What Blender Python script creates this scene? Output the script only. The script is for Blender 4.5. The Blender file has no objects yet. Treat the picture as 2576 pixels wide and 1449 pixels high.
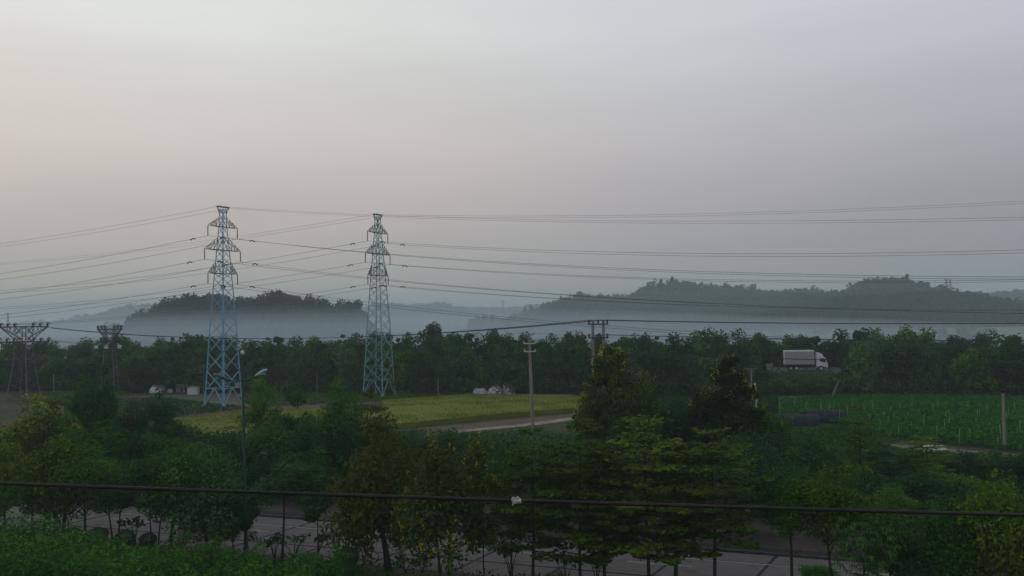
import bpy, math, random
import numpy as np

rs = np.random.RandomState(7)
random.seed(7)
scene = bpy.context.scene
COL = scene.collection

# ------------------------------------------------------------------ camera
F = 2022.0; H = 14.0
PITCH = math.radians(1.8); ROLL = math.radians(-0.8)
_a = math.pi / 2 + PITCH
_Rx = np.array([[1, 0, 0], [0, math.cos(_a), -math.sin(_a)], [0, math.sin(_a), math.cos(_a)]])
_Rz = np.array([[math.cos(ROLL), -math.sin(ROLL), 0], [math.sin(ROLL), math.cos(ROLL), 0], [0, 0, 1]])
RC = _Rx @ _Rz
cam_d = bpy.data.cameras.new('camera'); cam = bpy.data.objects.new('camera', cam_d); COL.objects.link(cam)
import mathutils
M4 = mathutils.Matrix([[*RC[0], 0], [*RC[1], 0], [*RC[2], H], [0, 0, 0, 1]])
cam.matrix_world = M4
cam_d.sensor_width = 36.0; cam_d.lens = F / 2576 * 36.0
cam_d.clip_start = 0.1; cam_d.clip_end = 12000
scene.camera = cam


def ray(px, py):
    return RC @ np.array([(px - 1288) / F, -(py - 724.5) / F, -1.0])


def gnd(px, py, z=0.0):
    d = ray(px, py); t = (z - H) / d[2]
    return np.array([d[0] * t, d[1] * t, z])


def at(px, py, D):
    d = ray(px, py); t = D / d[1]
    return np.array([d[0] * t, D, H + d[2] * t])


# ------------------------------------------------------------------ world, sun, exposure
SUN_AZ = math.radians(-62)      # measured from +Y towards +X: the sun is off to the left
SUN_EL = math.radians(14)
world = bpy.data.worlds.new('World'); scene.world = world; world.use_nodes = True
nt = world.node_tree; nt.nodes.clear()


def N(tree, typ, **kw):
    n = tree.nodes.new(typ)
    for k, v in kw.items():
        if k.startswith('i_'):
            n.inputs[k[2:].replace('_', ' ')].default_value = v
        else:
            setattr(n, k, v)
    return n


def s2l(c):
    return tuple(((x / 255) / 12.92 if x <= 10 else ((x / 255 + .055) / 1.055) ** 2.4) for x in c)


def ramp(tree, fac, stops, interp='LINEAR'):
    r = tree.nodes.new('ShaderNodeValToRGB'); r.color_ramp.interpolation = interp
    el = r.color_ramp.elements
    while len(el) > 1: el.remove(el[-1])
    el[0].position = stops[0][0]; el[0].color = (*stops[0][1], 1)
    for p, c in stops[1:]:
        e = el.new(p); e.color = (*c, 1)
    if fac is not None: tree.links.new(fac, r.inputs[0])
    return r.outputs[0]


tc = N(nt, 'ShaderNodeTexCoord')
sep = N(nt, 'ShaderNodeSeparateXYZ'); nt.links.new(tc.outputs['Generated'], sep.inputs[0])
# elevation ramps (position = sin of the elevation)
far_side = ramp(nt, sep.outputs['Z'], [(0.0, s2l((140, 147, 150))), (.05, s2l((146, 150, 155))), (.12, s2l((160, 158, 165))),
                                       (.22, s2l((180, 180, 188))), (.36, s2l((200, 206, 216))), (.6, s2l((176, 184, 200))), (1, s2l((165, 173, 190)))])
sun_side = ramp(nt, sep.outputs['Z'], [(0.0, s2l((174, 172, 160))), (.05, s2l((184, 179, 170))), (.12, s2l((198, 188, 183))),
                                       (.20, s2l((214, 206, 199))), (.34, s2l((230, 232, 224))), (.6, s2l((206, 210, 214))), (1, s2l((165, 173, 190)))])
sdir = (math.sin(SUN_AZ), math.cos(SUN_AZ), 0)
dot = N(nt, 'ShaderNodeVectorMath', operation='DOT_PRODUCT'); nt.links.new(tc.outputs['Generated'], dot.inputs[0]); dot.inputs[1].default_value = sdir
mr = N(nt, 'ShaderNodeMapRange', interpolation_type='SMOOTHSTEP'); nt.links.new(dot.outputs['Value'], mr.inputs['Value'])
mr.inputs['From Min'].default_value = -0.15; mr.inputs['From Max'].default_value = 0.95
mixs = N(nt, 'ShaderNodeMix', data_type='RGBA'); nt.links.new(mr.outputs['Result'], mixs.inputs['Factor'])
nt.links.new(far_side, mixs.inputs['A']); nt.links.new(sun_side, mixs.inputs['B'])
# very soft high cloud mottling
nz = N(nt, 'ShaderNodeTexNoise'); nz.inputs['Scale'].default_value = 2.2; nz.inputs['Detail'].default_value = 4
mp = N(nt, 'ShaderNodeMapping'); mp.inputs['Scale'].default_value = (1, 1, 6); nt.links.new(tc.outputs['Generated'], mp.inputs[0]); nt.links.new(mp.outputs[0], nz.inputs[0])
mr2 = N(nt, 'ShaderNodeMapRange'); nt.links.new(nz.outputs['Fac'], mr2.inputs['Value'])
mr2.inputs['From Min'].default_value = .3; mr2.inputs['From Max'].default_value = .7; mr2.inputs['To Min'].default_value = .96; mr2.inputs['To Max'].default_value = 1.04
mul = N(nt, 'ShaderNodeVectorMath', operation='SCALE'); nt.links.new(mixs.outputs['Result'], mul.inputs[0]); nt.links.new(mr2.outputs[0], mul.inputs['Scale'])
bg1 = N(nt, 'ShaderNodeBackground'); nt.links.new(mul.outputs[0], bg1.inputs['Color']); bg1.inputs['Strength'].default_value = .985
sky = N(nt, 'ShaderNodeTexSky', sky_type='NISHITA', sun_disc=False); sky.sun_elevation = SUN_EL; sky.sun_rotation = SUN_AZ
sky.dust_density = 4; sky.air_density = 1
bg2 = N(nt, 'ShaderNodeBackground'); nt.links.new(sky.outputs[0], bg2.inputs['Color']); bg2.inputs['Strength'].default_value = 0.004
add = N(nt, 'ShaderNodeAddShader'); nt.links.new(bg1.outputs[0], add.inputs[0]); nt.links.new(bg2.outputs[0], add.inputs[1])
wo = N(nt, 'ShaderNodeOutputWorld'); nt.links.new(add.outputs[0], wo.inputs[0])

sun_d = bpy.data.lights.new('sun', 'SUN'); sun = bpy.data.objects.new('sun', sun_d); COL.objects.link(sun)
sun_d.energy = 0.5; sun_d.angle = math.radians(14); sun_d.color = (1, .9, .78)
_sd = mathutils.Vector((math.sin(SUN_AZ) * math.cos(SUN_EL), math.cos(SUN_AZ) * math.cos(SUN_EL), math.sin(SUN_EL)))
sun.rotation_euler = _sd.to_track_quat('Z', 'Y').to_euler()

scene.render.engine = 'CYCLES'
scene.view_settings.view_transform = 'Standard'; scene.view_settings.look = 'None'
scene.view_settings.gamma = 1; scene.view_settings.exposure = 0.0; scene.view_settings.use_curve_mapping = False
cy = scene.cycles
cy.use_denoising = True; cy.denoiser = 'OPENIMAGEDENOISE'
cy.max_bounces = 6; cy.diffuse_bounces = 3; cy.glossy_bounces = 2; cy.transmission_bounces = 3; cy.volume_bounces = 1; cy.transparent_max_bounces = 8
cy.caustics_reflective = False; cy.caustics_refractive = False

# ------------------------------------------------------------------ helpers: objects and tags
def tag(o, label=None, cat=None, group=None, kind=None):
    if label: o['label'] = label
    if cat: o['category'] = cat
    if group: o['group'] = group
    if kind: o['kind'] = kind
    return o


def link(name, data, parent=None, loc=None):
    o = bpy.data.objects.new(name, data); COL.objects.link(o)
    if parent is not None: o.parent = parent
    if loc is not None: o.location = loc
    return o


def empty(name, loc=(0, 0, 0), rz=0.0):
    o = bpy.data.objects.new(name, None); COL.objects.link(o)
    o.location = loc; o.rotation_euler = (0, 0, rz); o.empty_display_size = .3
    return o


def fastmesh(name, V, k, mat, smooth=False):
    """V: (n*k,3) vertices, every k of them one face."""
    V = np.asarray(V, dtype=np.float32).reshape(-1, 3); n = len(V) // k
    me = bpy.data.meshes.new(name)
    me.vertices.add(len(V)); me.vertices.foreach_set('co', V.ravel())
    me.loops.add(n * k); me.loops.foreach_set('vertex_index', np.arange(n * k, dtype=np.int32))
    me.polygons.add(n); me.polygons.foreach_set('loop_start', np.arange(n, dtype=np.int32) * k)
    me.polygons.foreach_set('loop_total', np.full(n, k, dtype=np.int32))
    me.materials.append(mat); me.update(calc_edges=True)
    if smooth: me.shade_smooth()
    return me


def polymesh(name, V, Fc, mat, smooth=False):
    me = bpy.data.meshes.new(name)
    me.from_pydata([tuple(map(float, v)) for v in V], [], Fc)
    me.materials.append(mat); me.update()
    if smooth: me.shade_smooth()
    return me


class MB:
    def __init__(s): s.V = []; s.F = []

    def quadstrip(s, rings, caps=True):
        b = len(s.V); n = len(rings[0])
        for r in rings: s.V.extend([tuple(p) for p in r])
        for i in range(len(rings) - 1):
            for j in range(n):
                a = b + i * n + j; c = b + i * n + (j + 1) % n
                s.F.append((a, c, c + n, a + n))
        if caps:
            s.F.append(tuple(b + j for j in range(n))[::-1])
            s.F.append(tuple(b + (len(rings) - 1) * n + j for j in range(n)))

    def tube(s, pts, rad, n=6):
        pts = [np.array(p, float) for p in pts]
        if not hasattr(rad, '__len__'): rad = [rad] * len(pts)
        rings = []
        for i, p in enumerate(pts):
            d = pts[min(i + 1, len(pts) - 1)] - pts[max(i - 1, 0)]
            d /= (np.linalg.norm(d) + 1e-9)
            up = np.array([0, 0, 1.]) if abs(d[2]) < .9 else np.array([1., 0, 0])
            u = np.cross(d, up); u /= np.linalg.norm(u); v = np.cross(u, d)
            rings.append([p + rad[i] * (math.cos(2 * math.pi * k / n + .6) * u + math.sin(2 * math.pi * k / n + .6) * v) for k in range(n)])
        s.quadstrip(rings)

    def box(s, c, sz, rz=0, top=1.0):
        cx, cy_, cz = c; hx, hy, hz = sz[0] / 2, sz[1] / 2, sz[2] / 2
        b = len(s.V); co, si = math.cos(rz), math.sin(rz)
        for dz in (-1, 1):
            t = top if dz > 0 else 1
            for dx, dy in ((-1, -1), (1, -1), (1, 1), (-1, 1)):
                x, y = dx * hx * t, dy * hy * t
                s.V.append((cx + x * co - y * si, cy_ + x * si + y * co, cz + dz * hz))
        s.F += [(b + 3, b + 2, b + 1, b), (b + 4, b + 5, b + 6, b + 7)]
        for j in range(4): s.F.append((b + j, b + (j + 1) % 4, b + 4 + (j + 1) % 4, b + 4 + j))

    def prism(s, poly, y0, y1):
        """poly in (x,z), extruded along y"""
        b = len(s.V); n = len(poly)
        for y in (y0, y1): s.V += [(x, y, z) for x, z in poly]
        s.F.append(tuple(range(b, b + n))); s.F.append(tuple(range(b + n, b + 2 * n))[::-1])
        for j in range(n): s.F.append((b + j, b + n + j, b + n + (j + 1) % n, b + (j + 1) % n))

    def mesh(s, name, mat, smooth=False): return polymesh(name, s.V, s.F, mat, smooth)

    def build(s, name, mat, parent=None, loc=None, smooth=False):
        return link(name, s.mesh(name, mat, smooth), parent, loc)


# ------------------------------------------------------------------ materials
def base_mat(name):
    m = bpy.data.materials.new(name); m.use_nodes = True
    t = m.node_tree; t.nodes.clear()
    o = t.nodes.new('ShaderNodeOutputMaterial')
    p = t.nodes.new('ShaderNodeBsdfPrincipled'); t.links.new(p.outputs[0], o.inputs[0])
    return m, t, p, o


def mat_noise(name, c1, c2, scale=2.0, rough=.8, bump=0.0, detail=5, spec=.3, metal=0, stretch=None, c3=None):
    m, t, p, o = base_mat(name)
    g = N(t, 'ShaderNodeTexCoord'); n = N(t, 'ShaderNodeTexNoise'); n.inputs['Scale'].default_value = scale; n.inputs['Detail'].default_value = detail
    n.inputs['Roughness'].default_value = .6
    if stretch:
        mp = N(t, 'ShaderNodeMapping'); mp.inputs['Scale'].default_value = stretch; t.links.new(g.outputs['Object'], mp.inputs[0]); t.links.new(mp.outputs[0], n.inputs[0])
    else: t.links.new(g.outputs['Object'], n.inputs[0])
    stops = [(.32, c1), (.68, c2)] if c3 is None else [(.3, c1), (.5, c2), (.7, c3)]
    t.links.new(ramp(t, n.outputs['Fac'], stops), p.inputs['Base Color'])
    p.inputs['Roughness'].default_value = rough; p.inputs['Specular IOR Level'].default_value = spec; p.inputs['Metallic'].default_value = metal
    if bump:
        b = N(t, 'ShaderNodeBump'); b.inputs['Strength'].default_value = bump; b.inputs['Distance'].default_value = .05
        n2 = N(t, 'ShaderNodeTexNoise'); n2.inputs['Scale'].default_value = scale * 5; t.links.new(g.outputs['Object'], n2.inputs[0])
        t.links.new(n2.outputs['Fac'], b.inputs['Height']); t.links.new(b.outputs[0], p.inputs['Normal'])
    return m


def mat_leaf(name, cols, vary=.38, trans=.22):
    """per-leaf colour from a ramp; a different cast for each tree"""
    m, t, p, o = base_mat(name)
    g = N(t, 'ShaderNodeNewGeometry'); oi = N(t, 'ShaderNodeObjectInfo')
    tc = N(t, 'ShaderNodeTexCoord'); n = N(t, 'ShaderNodeTexNoise'); n.inputs['Scale'].default_value = .55; n.inputs['Detail'].default_value = 3
    t.links.new(g.outputs['Position'], n.inputs[0])
    a = N(t, 'ShaderNodeMath', operation='MULTIPLY_ADD'); t.links.new(g.outputs['Random Per Island'], a.inputs[0]); a.inputs[1].default_value = .7
    b = N(t, 'ShaderNodeMath', operation='MULTIPLY_ADD'); t.links.new(n.outputs['Fac'], b.inputs[0]); b.inputs[1].default_value = .8; b.inputs[2].default_value = -.25
    t.links.new(b.outputs[0], a.inputs[2])
    k = len(cols) - 1
    col = ramp(t, a.outputs[0], [(i / k, c) for i, c in enumerate(cols)])
    h = N(t, 'ShaderNodeHueSaturation'); t.links.new(col, h.inputs['Color'])
    mr = N(t, 'ShaderNodeMapRange'); t.links.new(oi.outputs['Random'], mr.inputs['Value']); mr.inputs['To Min'].default_value = 1 - vary; mr.inputs['To Max'].default_value = 1 + vary
    t.links.new(mr.outputs[0], h.inputs['Value'])
    mh = N(t, 'ShaderNodeMapRange'); t.links.new(oi.outputs['Random'], mh.inputs['Value']); mh.inputs['To Min'].default_value = .515; mh.inputs['To Max'].default_value = .485
    t.links.new(mh.outputs[0], h.inputs['Hue'])
    t.links.new(h.outputs[0], p.inputs['Base Color']); p.inputs['Roughness'].default_value = .7; p.inputs['Specular IOR Level'].default_value = .05
    tr = N(t, 'ShaderNodeBsdfTranslucent'); t.links.new(h.outputs[0], tr.inputs[0])
    mx = N(t, 'ShaderNodeMixShader'); mx.inputs[0].default_value = trans
    t.links.new(p.outputs[0], mx.inputs[1]); t.links.new(tr.outputs[0], mx.inputs[2]); t.links.new(mx.outputs[0], o.inputs[0])
    return m


L_belt = mat_leaf('leaf_belt', [(.010, .034, .010), (.022, .070, .016), (.040, .115, .022), (.065, .13, .022)])
L_hill = mat_leaf('leaf_hill', [(.012, .030, .018), (.022, .050, .024), (.035, .07, .03)])
L_dark = mat_leaf('leaf_dark', [(.008, .036, .009), (.022, .080, .013), (.045, .125, .018)])
L_mid = mat_leaf('leaf_mid', [(.015, .060, .008), (.042, .130, .010), (.078, .195, .014)])
L_yel = mat_leaf('leaf_yellowgreen', [(.026, .070, .007), (.080, .155, .009), (.155, .225, .012)])
L_olgreen = mat_leaf('leaf_olive_green', [(.014, .034, .006), (.036, .070, .008), (.070, .105, .010)])
L_olive = mat_leaf('leaf_olive', [(.020, .034, .005), (.046, .064, .007), (.080, .090, .009), (.082, .062, .010)])
L_layer = mat_leaf('leaf_layered', [(.026, .068, .007), (.070, .135, .010), (.115, .185, .014)])
L_grey = mat_leaf('leaf_greygreen', [(.018, .060, .014), (.045, .115, .024), (.080, .170, .036)])
L_fresh = mat_leaf('leaf_fresh', [(.009, .045, .008), (.022, .105, .012), (.050, .175, .018)])
L_vine = mat_leaf('leaf_vine', [(.026, .105, .012), (.060, .22, .020), (.10, .30, .026)])
L_rice = mat_leaf('leaf_rice', [(.08, .12, .006), (.13, .165, .007), (.20, .215, .009)], vary=0)
L_flow = mat_leaf('petal_yellow', [(.34, .25, .008), (.50, .38, .012), (.62, .48, .02)], vary=.05)
L_hedge = mat_leaf('leaf_red_hedge', [(.016, .012, .008), (.040, .020, .012), (.03, .036, .012)])
BARK = mat_noise('bark', (.018, .016, .012), (.045, .036, .028), 3, .9, .4, stretch=(6, 6, 1))
BARK_L = mat_noise('bark_pale', (.07, .065, .055), (.14, .13, .11), 3, .9, .3, stretch=(6, 6, 1))
LIME = mat_noise('limewash', (.16, .17, .17), (.28, .29, .28), 6, .9, .3)
CONC = mat_noise('pole_concrete', (.16, .145, .13), (.26, .24, .22), 1.4, .85, .15, stretch=(3, 3, .6))
CONC_W = mat_noise('white_concrete', (.42, .42, .42), (.62, .62, .6), 2, .8)
STEEL_D = mat_noise('dark_steel', (.018, .017, .017), (.045, .038, .036), 4, .6, spec=.4)
STEEL_B = mat_noise('blue_paint', (.15, .31, .42), (.20, .38, .50), 1.5, .55, spec=.4)
STEEL_T = mat_noise('teal_paint', (.13, .29, .29), (.17, .35, .34), 1.5, .55, spec=.4)
STEEL_BACKLIT = mat_noise('backlit_arm', (.055, .065, .075), (.11, .085, .08), 2, .7)  # backlit darkness of the pylon arms, put into their colour
INS = mat_noise('insulator_brown', (.02, .018, .02), (.045, .035, .03), 5, .35, spec=.6)
WIRE = mat_noise('wire_aluminium', (.06, .06, .065), (.10, .10, .105), 3, .6)
WIRE_B = mat_noise('wire_black', (.012, .012, .014), (.03, .03, .03), 3, .6)
CABLE = mat_noise('cable_rubber', (.016, .012, .012), (.035, .026, .024), 9, .7, .3, stretch=(.6, 6, 6))


# ------------------------------------------------------------------ leaf geometry
def unit(v): return v / (np.linalg.norm(v, axis=-1, keepdims=True) + 1e-9)


def leafquads(C, size, rng, up=.45, aspect=.55, nrm=None, fold=.25, tang=None):
    n = len(C)
    nr = rng.normal(size=(n, 3)); nr[:, 2] += up * 2   # leaves tend to face the sky
    if nrm is not None: nr = nr * .6 + nrm
    nr = unit(nr)
    t = rng.normal(size=(n, 3)) if tang is None else tang + rng.normal(size=(n, 3)) * .35
    t = unit(t - nr * (t * nr).sum(1, keepdims=True))
    b = np.cross(nr, t)
    s = (size * rng.uniform(.5, 1.5, n))[:, None]
    a = t * s; c = b * s * aspect; f = nr * s * fold * aspect
    return np.stack([C - a, C + c - f, C + a, C - c - f], 1).reshape(-1, 3)


def crown_broad(seed, nclump=38, nleaf=9000, size=.05, flat=.9, shape='round', cr=(.22, .4)):
    rng = np.random.RandomState(seed)
    d = unit(rng.normal(size=(nclump, 3))); d[:, 2] = d[:, 2] * .95 + .08
    r = rng.uniform(.35, .78, nclump)[:, None]
    ph = rng.uniform(0, 6.28, 4)
    lobe = .78 + .34 * np.sin(d[:, 0] * 3.1 + ph[0]) * np.cos(d[:, 1] * 2.7 + ph[1]) + .2 * np.sin(d[:, 2] * 4 + d[:, 0] * 3 + ph[2])
    P = d * r * lobe[:, None]
    if shape == 'spire':
        z = rng.uniform(-1, 1, nclump); w = (1 - (z + 1) / 2) ** .7 * .75 + .08
        an = rng.uniform(0, 6.28, nclump); rr = np.sqrt(rng.uniform(.1, 1, nclump)) * w
        P = np.stack([np.cos(an) * rr, np.sin(an) * rr, z * .85], 1)
    if shape == 'dome':
        P[:, 2] = np.abs(P[:, 2]) * 1.3 - .55
    R = rng.uniform(cr[0], cr[1], nclump)
    if shape == 'spire': R = R * (.45 + .55 * (1 - (P[:, 2] + 1) / 2))
    w = R ** 2; w /= w.sum()
    k = rng.choice(nclump, nleaf, p=w)
    dd = unit(rng.normal(size=(nleaf, 3))); rr = rng.uniform(0, 1, nleaf) ** .45
    off = dd * (rr * R[k])[:, None]; off[:, 2] *= .75 * flat
    C = P[k] + off
    sc = np.percentile(np.linalg.norm(C[:, :2], axis=1), 95); C[:, :2] /= sc; lo_, hi_ = np.percentile(C[:, 2], [1.5, 99.0]); C[:, 2] = (C[:, 2] - lo_) / (hi_ - lo_) * 2 - 1
    return leafquads(C, size, rng, nrm=dd * .7), C, P


def crown_layer(seed, tiers=7, nleaf=9500, size=.036):
    rng = np.random.RandomState(seed); out = []
    z = np.linspace(-.95, .95, tiers) + rng.uniform(-.06, .06, tiers)
    rad = np.interp(z, [-1, -.5, .1, .6, 1], [.85, 1, .85, .6, .22]) * rng.uniform(.85, 1.1, tiers)
    A = rad ** 1.6; A /= A.sum()
    for i in range(tiers):
        nb = rng.randint(5, 8); a0 = rng.uniform(0, 6.28); n = int(nleaf * A[i])
        ba = a0 + np.arange(nb) * 6.283 / nb + rng.uniform(-.25, .25, nb); bl = rad[i] * rng.uniform(.65, 1.05, nb); bz = rng.uniform(-.07, .07, nb)
        k = rng.randint(0, nb, n); s = rng.uniform(.08, 1, n) ** .65
        wdt = .26 * np.sin(np.clip(s, 0, 1) * math.pi * .85 + .25)
        lat = rng.normal(size=n) * .5 * wdt
        x = np.cos(ba[k]) * s * bl[k] - np.sin(ba[k]) * lat
        y = np.sin(ba[k]) * s * bl[k] + np.cos(ba[k]) * lat
        zz = z[i] + bz[k] + s * .08 + rng.normal(size=n) * .013
        out.append(np.stack([x, y, zz], 1))
    C = np.concatenate(out)
    sc = np.percentile(np.abs(C[:, :2]), 99.6); C[:, :2] /= sc
    return leafquads(C, size, rng, up=1.6, aspect=.7), C, None


def crown_bigleaf(seed, nwhorl=130, size=.16):
    rng = np.random.RandomState(seed)
    P = unit(rng.normal(size=(nwhorl, 3))) * rng.uniform(.45, .95, nwhorl)[:, None]
    out = []
    for p in P:
        n = rng.randint(7, 11); a = rng.uniform(0, 6.28) + np.arange(n) * 6.283 / n
        dr = rng.uniform(.3, 1.0, n)
        t = unit(np.stack([np.cos(a), np.sin(a), -dr], 1)); s = size * rng.uniform(.7, 1.2, n)[:, None]
        sd = unit(np.cross(t, np.array([0, 0, 1.]))) * s * .17
        base = p + t * s * .08; tip = p + t * s * 1.15 + np.array([0, 0, -.03]); mid = p + t * s * .6 + np.array([0, 0, .03])
        out.append(np.stack([base, mid + sd, tip, mid - sd], 1).reshape(-1, 3))
    return np.concatenate(out), P, P


def blossoms(C, seed, nb=60, per=14, size=.03, spread=.05, top=-.2, spire=False):
    rng = np.random.RandomState(seed)
    r = np.linalg.norm(C, axis=1)
    if spire: r = np.linalg.norm(C[:, :2], axis=1) / (.8 * np.clip(1 - (C[:, 2] + 1) / 2, 0, 1) ** .7 + .12)
    ok = np.where((r > np.percentile(r, 72)) & (C[:, 2] > top))[0]
    k = rng.choice(ok, nb); out = []
    for i in k:
        n = rng.randint(per // 2, per + 6)
        p = C[i] * 1.03 + rng.normal(size=(n, 3)) * np.array([spread, spread, spread * 1.5])
        out.append(p)
    return leafquads(np.concatenate(out), size, rng, up=.6, aspect=.8)


def reshape(V, k=4): return V


PROTO = {}
def proto(kind):
    """crown mesh data (unit box) + sample points"""
    if kind in PROTO: return PROTO[kind]
    base, mat, i = kind
    mats = dict(dark=L_dark, mid=L_mid, yel=L_yel, olive=L_olive, olgreen=L_olgreen, layer=L_layer, grey=L_grey, fresh=L_fresh, belt=L_belt, hill=L_hill)
    seed = hash_str(base) + i * 17
    if base == 'broad': V, C, P = crown_broad(seed, 42, 12000, .042)
    elif base == 'loose': V, C, P = crown_broad(seed, 30, 8000, .046, cr=(.16, .3))
    elif base == 'dome': V, C, P = crown_broad(seed, 40, 10000, .045, shape='dome')
    elif base == 'spire': V, C, P = crown_broad(seed, 60, 9500, .045, shape='spire', cr=(.2, .34))
    elif base == 'layer': V, C, P = crown_layer(seed)
    elif base == 'big': V, C, P = crown_bigleaf(seed)
    elif base == 'far': V, C, P = crown_broad(seed, 26, 3600, .085, cr=(.25, .45))
    elif base == 'farspire': V, C, P = crown_broad(seed, 34, 3600, .08, shape='spire', cr=(.2, .36))
    elif base == 'hillt': V, C, P = crown_broad(seed, 14, 900, .15, cr=(.3, .5))
    elif base == 'ball': 
        rng = np.random.RandomState(seed); d = unit(rng.normal(size=(6000, 3))); C = d * (.86 + .1 * rng.uniform(size=(6000, 1)) + .05 * np.sin(d[:, :1] * 7 + d[:, 1:2] * 5))
        V, P = leafquads(C, .05, rng, up=.8), C
    me = fastmesh('crown_%s' % base, V, 4, mats[mat])
    PROTO[kind] = (me, C, P)
    return PROTO[kind]


def hash_str(s): return sum((i + 3) * ord(c) for i, c in enumerate(s)) % 1000


BLOOM = {}
def bloom(kind, dense):
    key = (kind, dense)
    if key not in BLOOM:
        me, C, P = proto(kind)
        V = blossoms(C, 5 + kind[2], *{'many': (230, 7, .015, .018, -.9), 'few': (30, 26, .020, .042, -.6), 'tips': (34, 12, .017, .045, -.3)}[dense], spire=kind[0] == 'spire')
        BLOOM[key] = fastmesh('blossom', V, 4, L_flow)
    return BLOOM[key]


def tree(kind, px, topy, wpx, D, label, boty=None, z0=0.0, name='tree', cat='tree', group=None, trunk_r=None, bark=None, flowers=None,
         lime=False, stems=1, lean=0.0, squash=1.0, cfrac=.72, trunk_px=None):
    p = at(px, topy, D); X, ztop = p[0], p[2]
    rx = wpx / F * D / 2
    if boty is not None: zb = max(z0 + .15, at(px, boty, D)[2])
    else: zb = ztop - (ztop - z0) * cfrac
    tx = X if trunk_px is None else at(trunk_px, (topy + 900) / 2, D)[0]
    root = empty(name, (tx, D, z0), 0)
    tag(root, label, cat, group)
    me, C, P = proto(kind)
    cr = link('crown', me, root, (X - tx, 0, (ztop + zb) / 2 - z0)); cr.scale = (rx, rx * squash, (ztop - zb) / 2)
    rzc = random.uniform(0, 6.28); cr.rotation_euler = (0, 0, rzc)
    if flowers:
        b = link('blossom', bloom(kind, flowers), root, cr.location); b.scale = cr.scale; b.rotation_euler = cr.rotation_euler
    # trunk and limbs, reaching up into the crown
    hgt = ztop - z0; r0 = trunk_r or max(.06, min(.2, hgt * .018)); m = MB(); zc = zb - z0
    ch = ztop - zb
    for s in range(stems):
        off = (s - (stems - 1) / 2) * .55
        base = np.array([off * .6, 0, 0.]); 
        hh = zc + ch * (.82 if kind[0] in ('layer', 'spire') else .5)
        ex = (X - tx) * .8
        pts = []
        for i in range(7):
            f = i / 6
            pts.append(base + np.array([ex * f + off * 1.2 * f + .05 * math.sin(f * 5 + s + px) * hgt * .12, .04 * math.cos(f * 4 + px), hh * f]))
        m.tube(pts, [r0 * (1.25 if i == 0 else 1) * (1 - .75 * i / 6) for i in range(7)], 7)
        nl = 7 if kind[0] != 'layer' else 14
        for j in range(nl):
            f = random.uniform(max(.25, zc / hh * .75), .95); i0 = int(f * 6); q = pts[i0] + (pts[min(i0 + 1, 6)] - pts[i0]) * (f * 6 - i0)
            a = j * 2.4 + px; L = rx * random.uniform(.45, .8)
            rise = L * (.8 if kind[0] != 'layer' else .12)
            e = q + np.array([math.cos(a) * L, math.sin(a) * L, rise])
            e[2] = min(e[2], zc + ch * .92)
            mid = (q + e) / 2 + np.array([0, 0, -.06 * L])
            rr = r0 * (1 - .7 * f) * .55
            m.tube([q, mid, e], [rr, rr * .7, rr * .3], 5)
    m.build('trunk', bark or BARK, root)
    if lime:
        w = MB(); w.tube([(0, 0, .02), (0, 0, 1.25)], [r0 * 1.3, r0 * 1.12], 10); o = w.build('limewash', LIME, root)
    return root


# ================================================================== GROUND AND SETTING
def setting(o, name=None): o['kind'] = 'structure'; return o


def grid_sheet(name, x0, x1, y0, y1, nx, ny, zf, mat, smooth=True):
    xs = np.linspace(x0, x1, nx); ys = np.linspace(y0, y1, ny); X, Y = np.meshgrid(xs, ys); Z = zf(X, Y)
    V = np.stack([X, Y, Z], -1).reshape(-1, 3)
    Fc = [(j * nx + i, j * nx + i + 1, (j + 1) * nx + i + 1, (j + 1) * nx + i) for j in range(ny - 1) for i in range(nx - 1)]
    return link(name, polymesh(name, V, Fc, mat, smooth))


def smooth_noise(X, Y, s, seed=0):
    r = np.random.RandomState(seed); out = 0
    for k in range(5):
        a, b, c = r.uniform(-1, 1, 3); d = r.uniform(0, 6.28)
        out = out + np.sin((X * a + Y * b) * (1.2 + k * .8) / s + d) * np.cos((X * b - Y * a) * (.9 + k * .7) / s + c * 6)
    return out / 5


# ground sheet: rough grass, scrub and bare earth
m, t, p, o = base_mat('ground_grass')
g = N(t, 'ShaderNodeTexCoord')
n1 = N(t, 'ShaderNodeTexNoise'); n1.inputs['Scale'].default_value = .06; n1.inputs['Detail'].default_value = 6; t.links.new(g.outputs['Object'], n1.inputs[0])
n2 = N(t, 'ShaderNodeTexNoise'); n2.inputs['Scale'].default_value = 1.6; n2.inputs['Detail'].default_value = 8; t.links.new(g.outputs['Object'], n2.inputs[0])
c1 = ramp(t, n1.outputs['Fac'], [(.35, (.030, .055, .022)), (.5, (.045, .07, .025)), (.6, (.07, .065, .035)), (.7, (.09, .065, .045))])
mx = N(t, 'ShaderNodeMix', data_type='RGBA', blend_type='MULTIPLY'); mx.inputs['Factor'].default_value = 1
t.links.new(c1, mx.inputs['A']); t.links.new(ramp(t, n2.outputs['Fac'], [(.3, (.55, .55, .55)), (.7, (1.25, 1.25, 1.25))]), mx.inputs['B'])
t.links.new(mx.outputs['Result'], p.inputs['Base Color']); p.inputs['Roughness'].default_value = 1; p.inputs['Specular IOR Level'].default_value = .1
GRASS = m
ground = grid_sheet('ground', -2500, 2500, -300, 3900, 3, 3, lambda X, Y: X * 0, GRASS); setting(ground)

# road frame: u along the road, n across it (pointing away from the camera)
RU = np.array([.9505, -.3107, 0]); RN = np.array([.3107, .9505, 0])
def rd(u, n, z=0.0): q = RU * u + RN * n; return (q[0], q[1], z)


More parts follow.
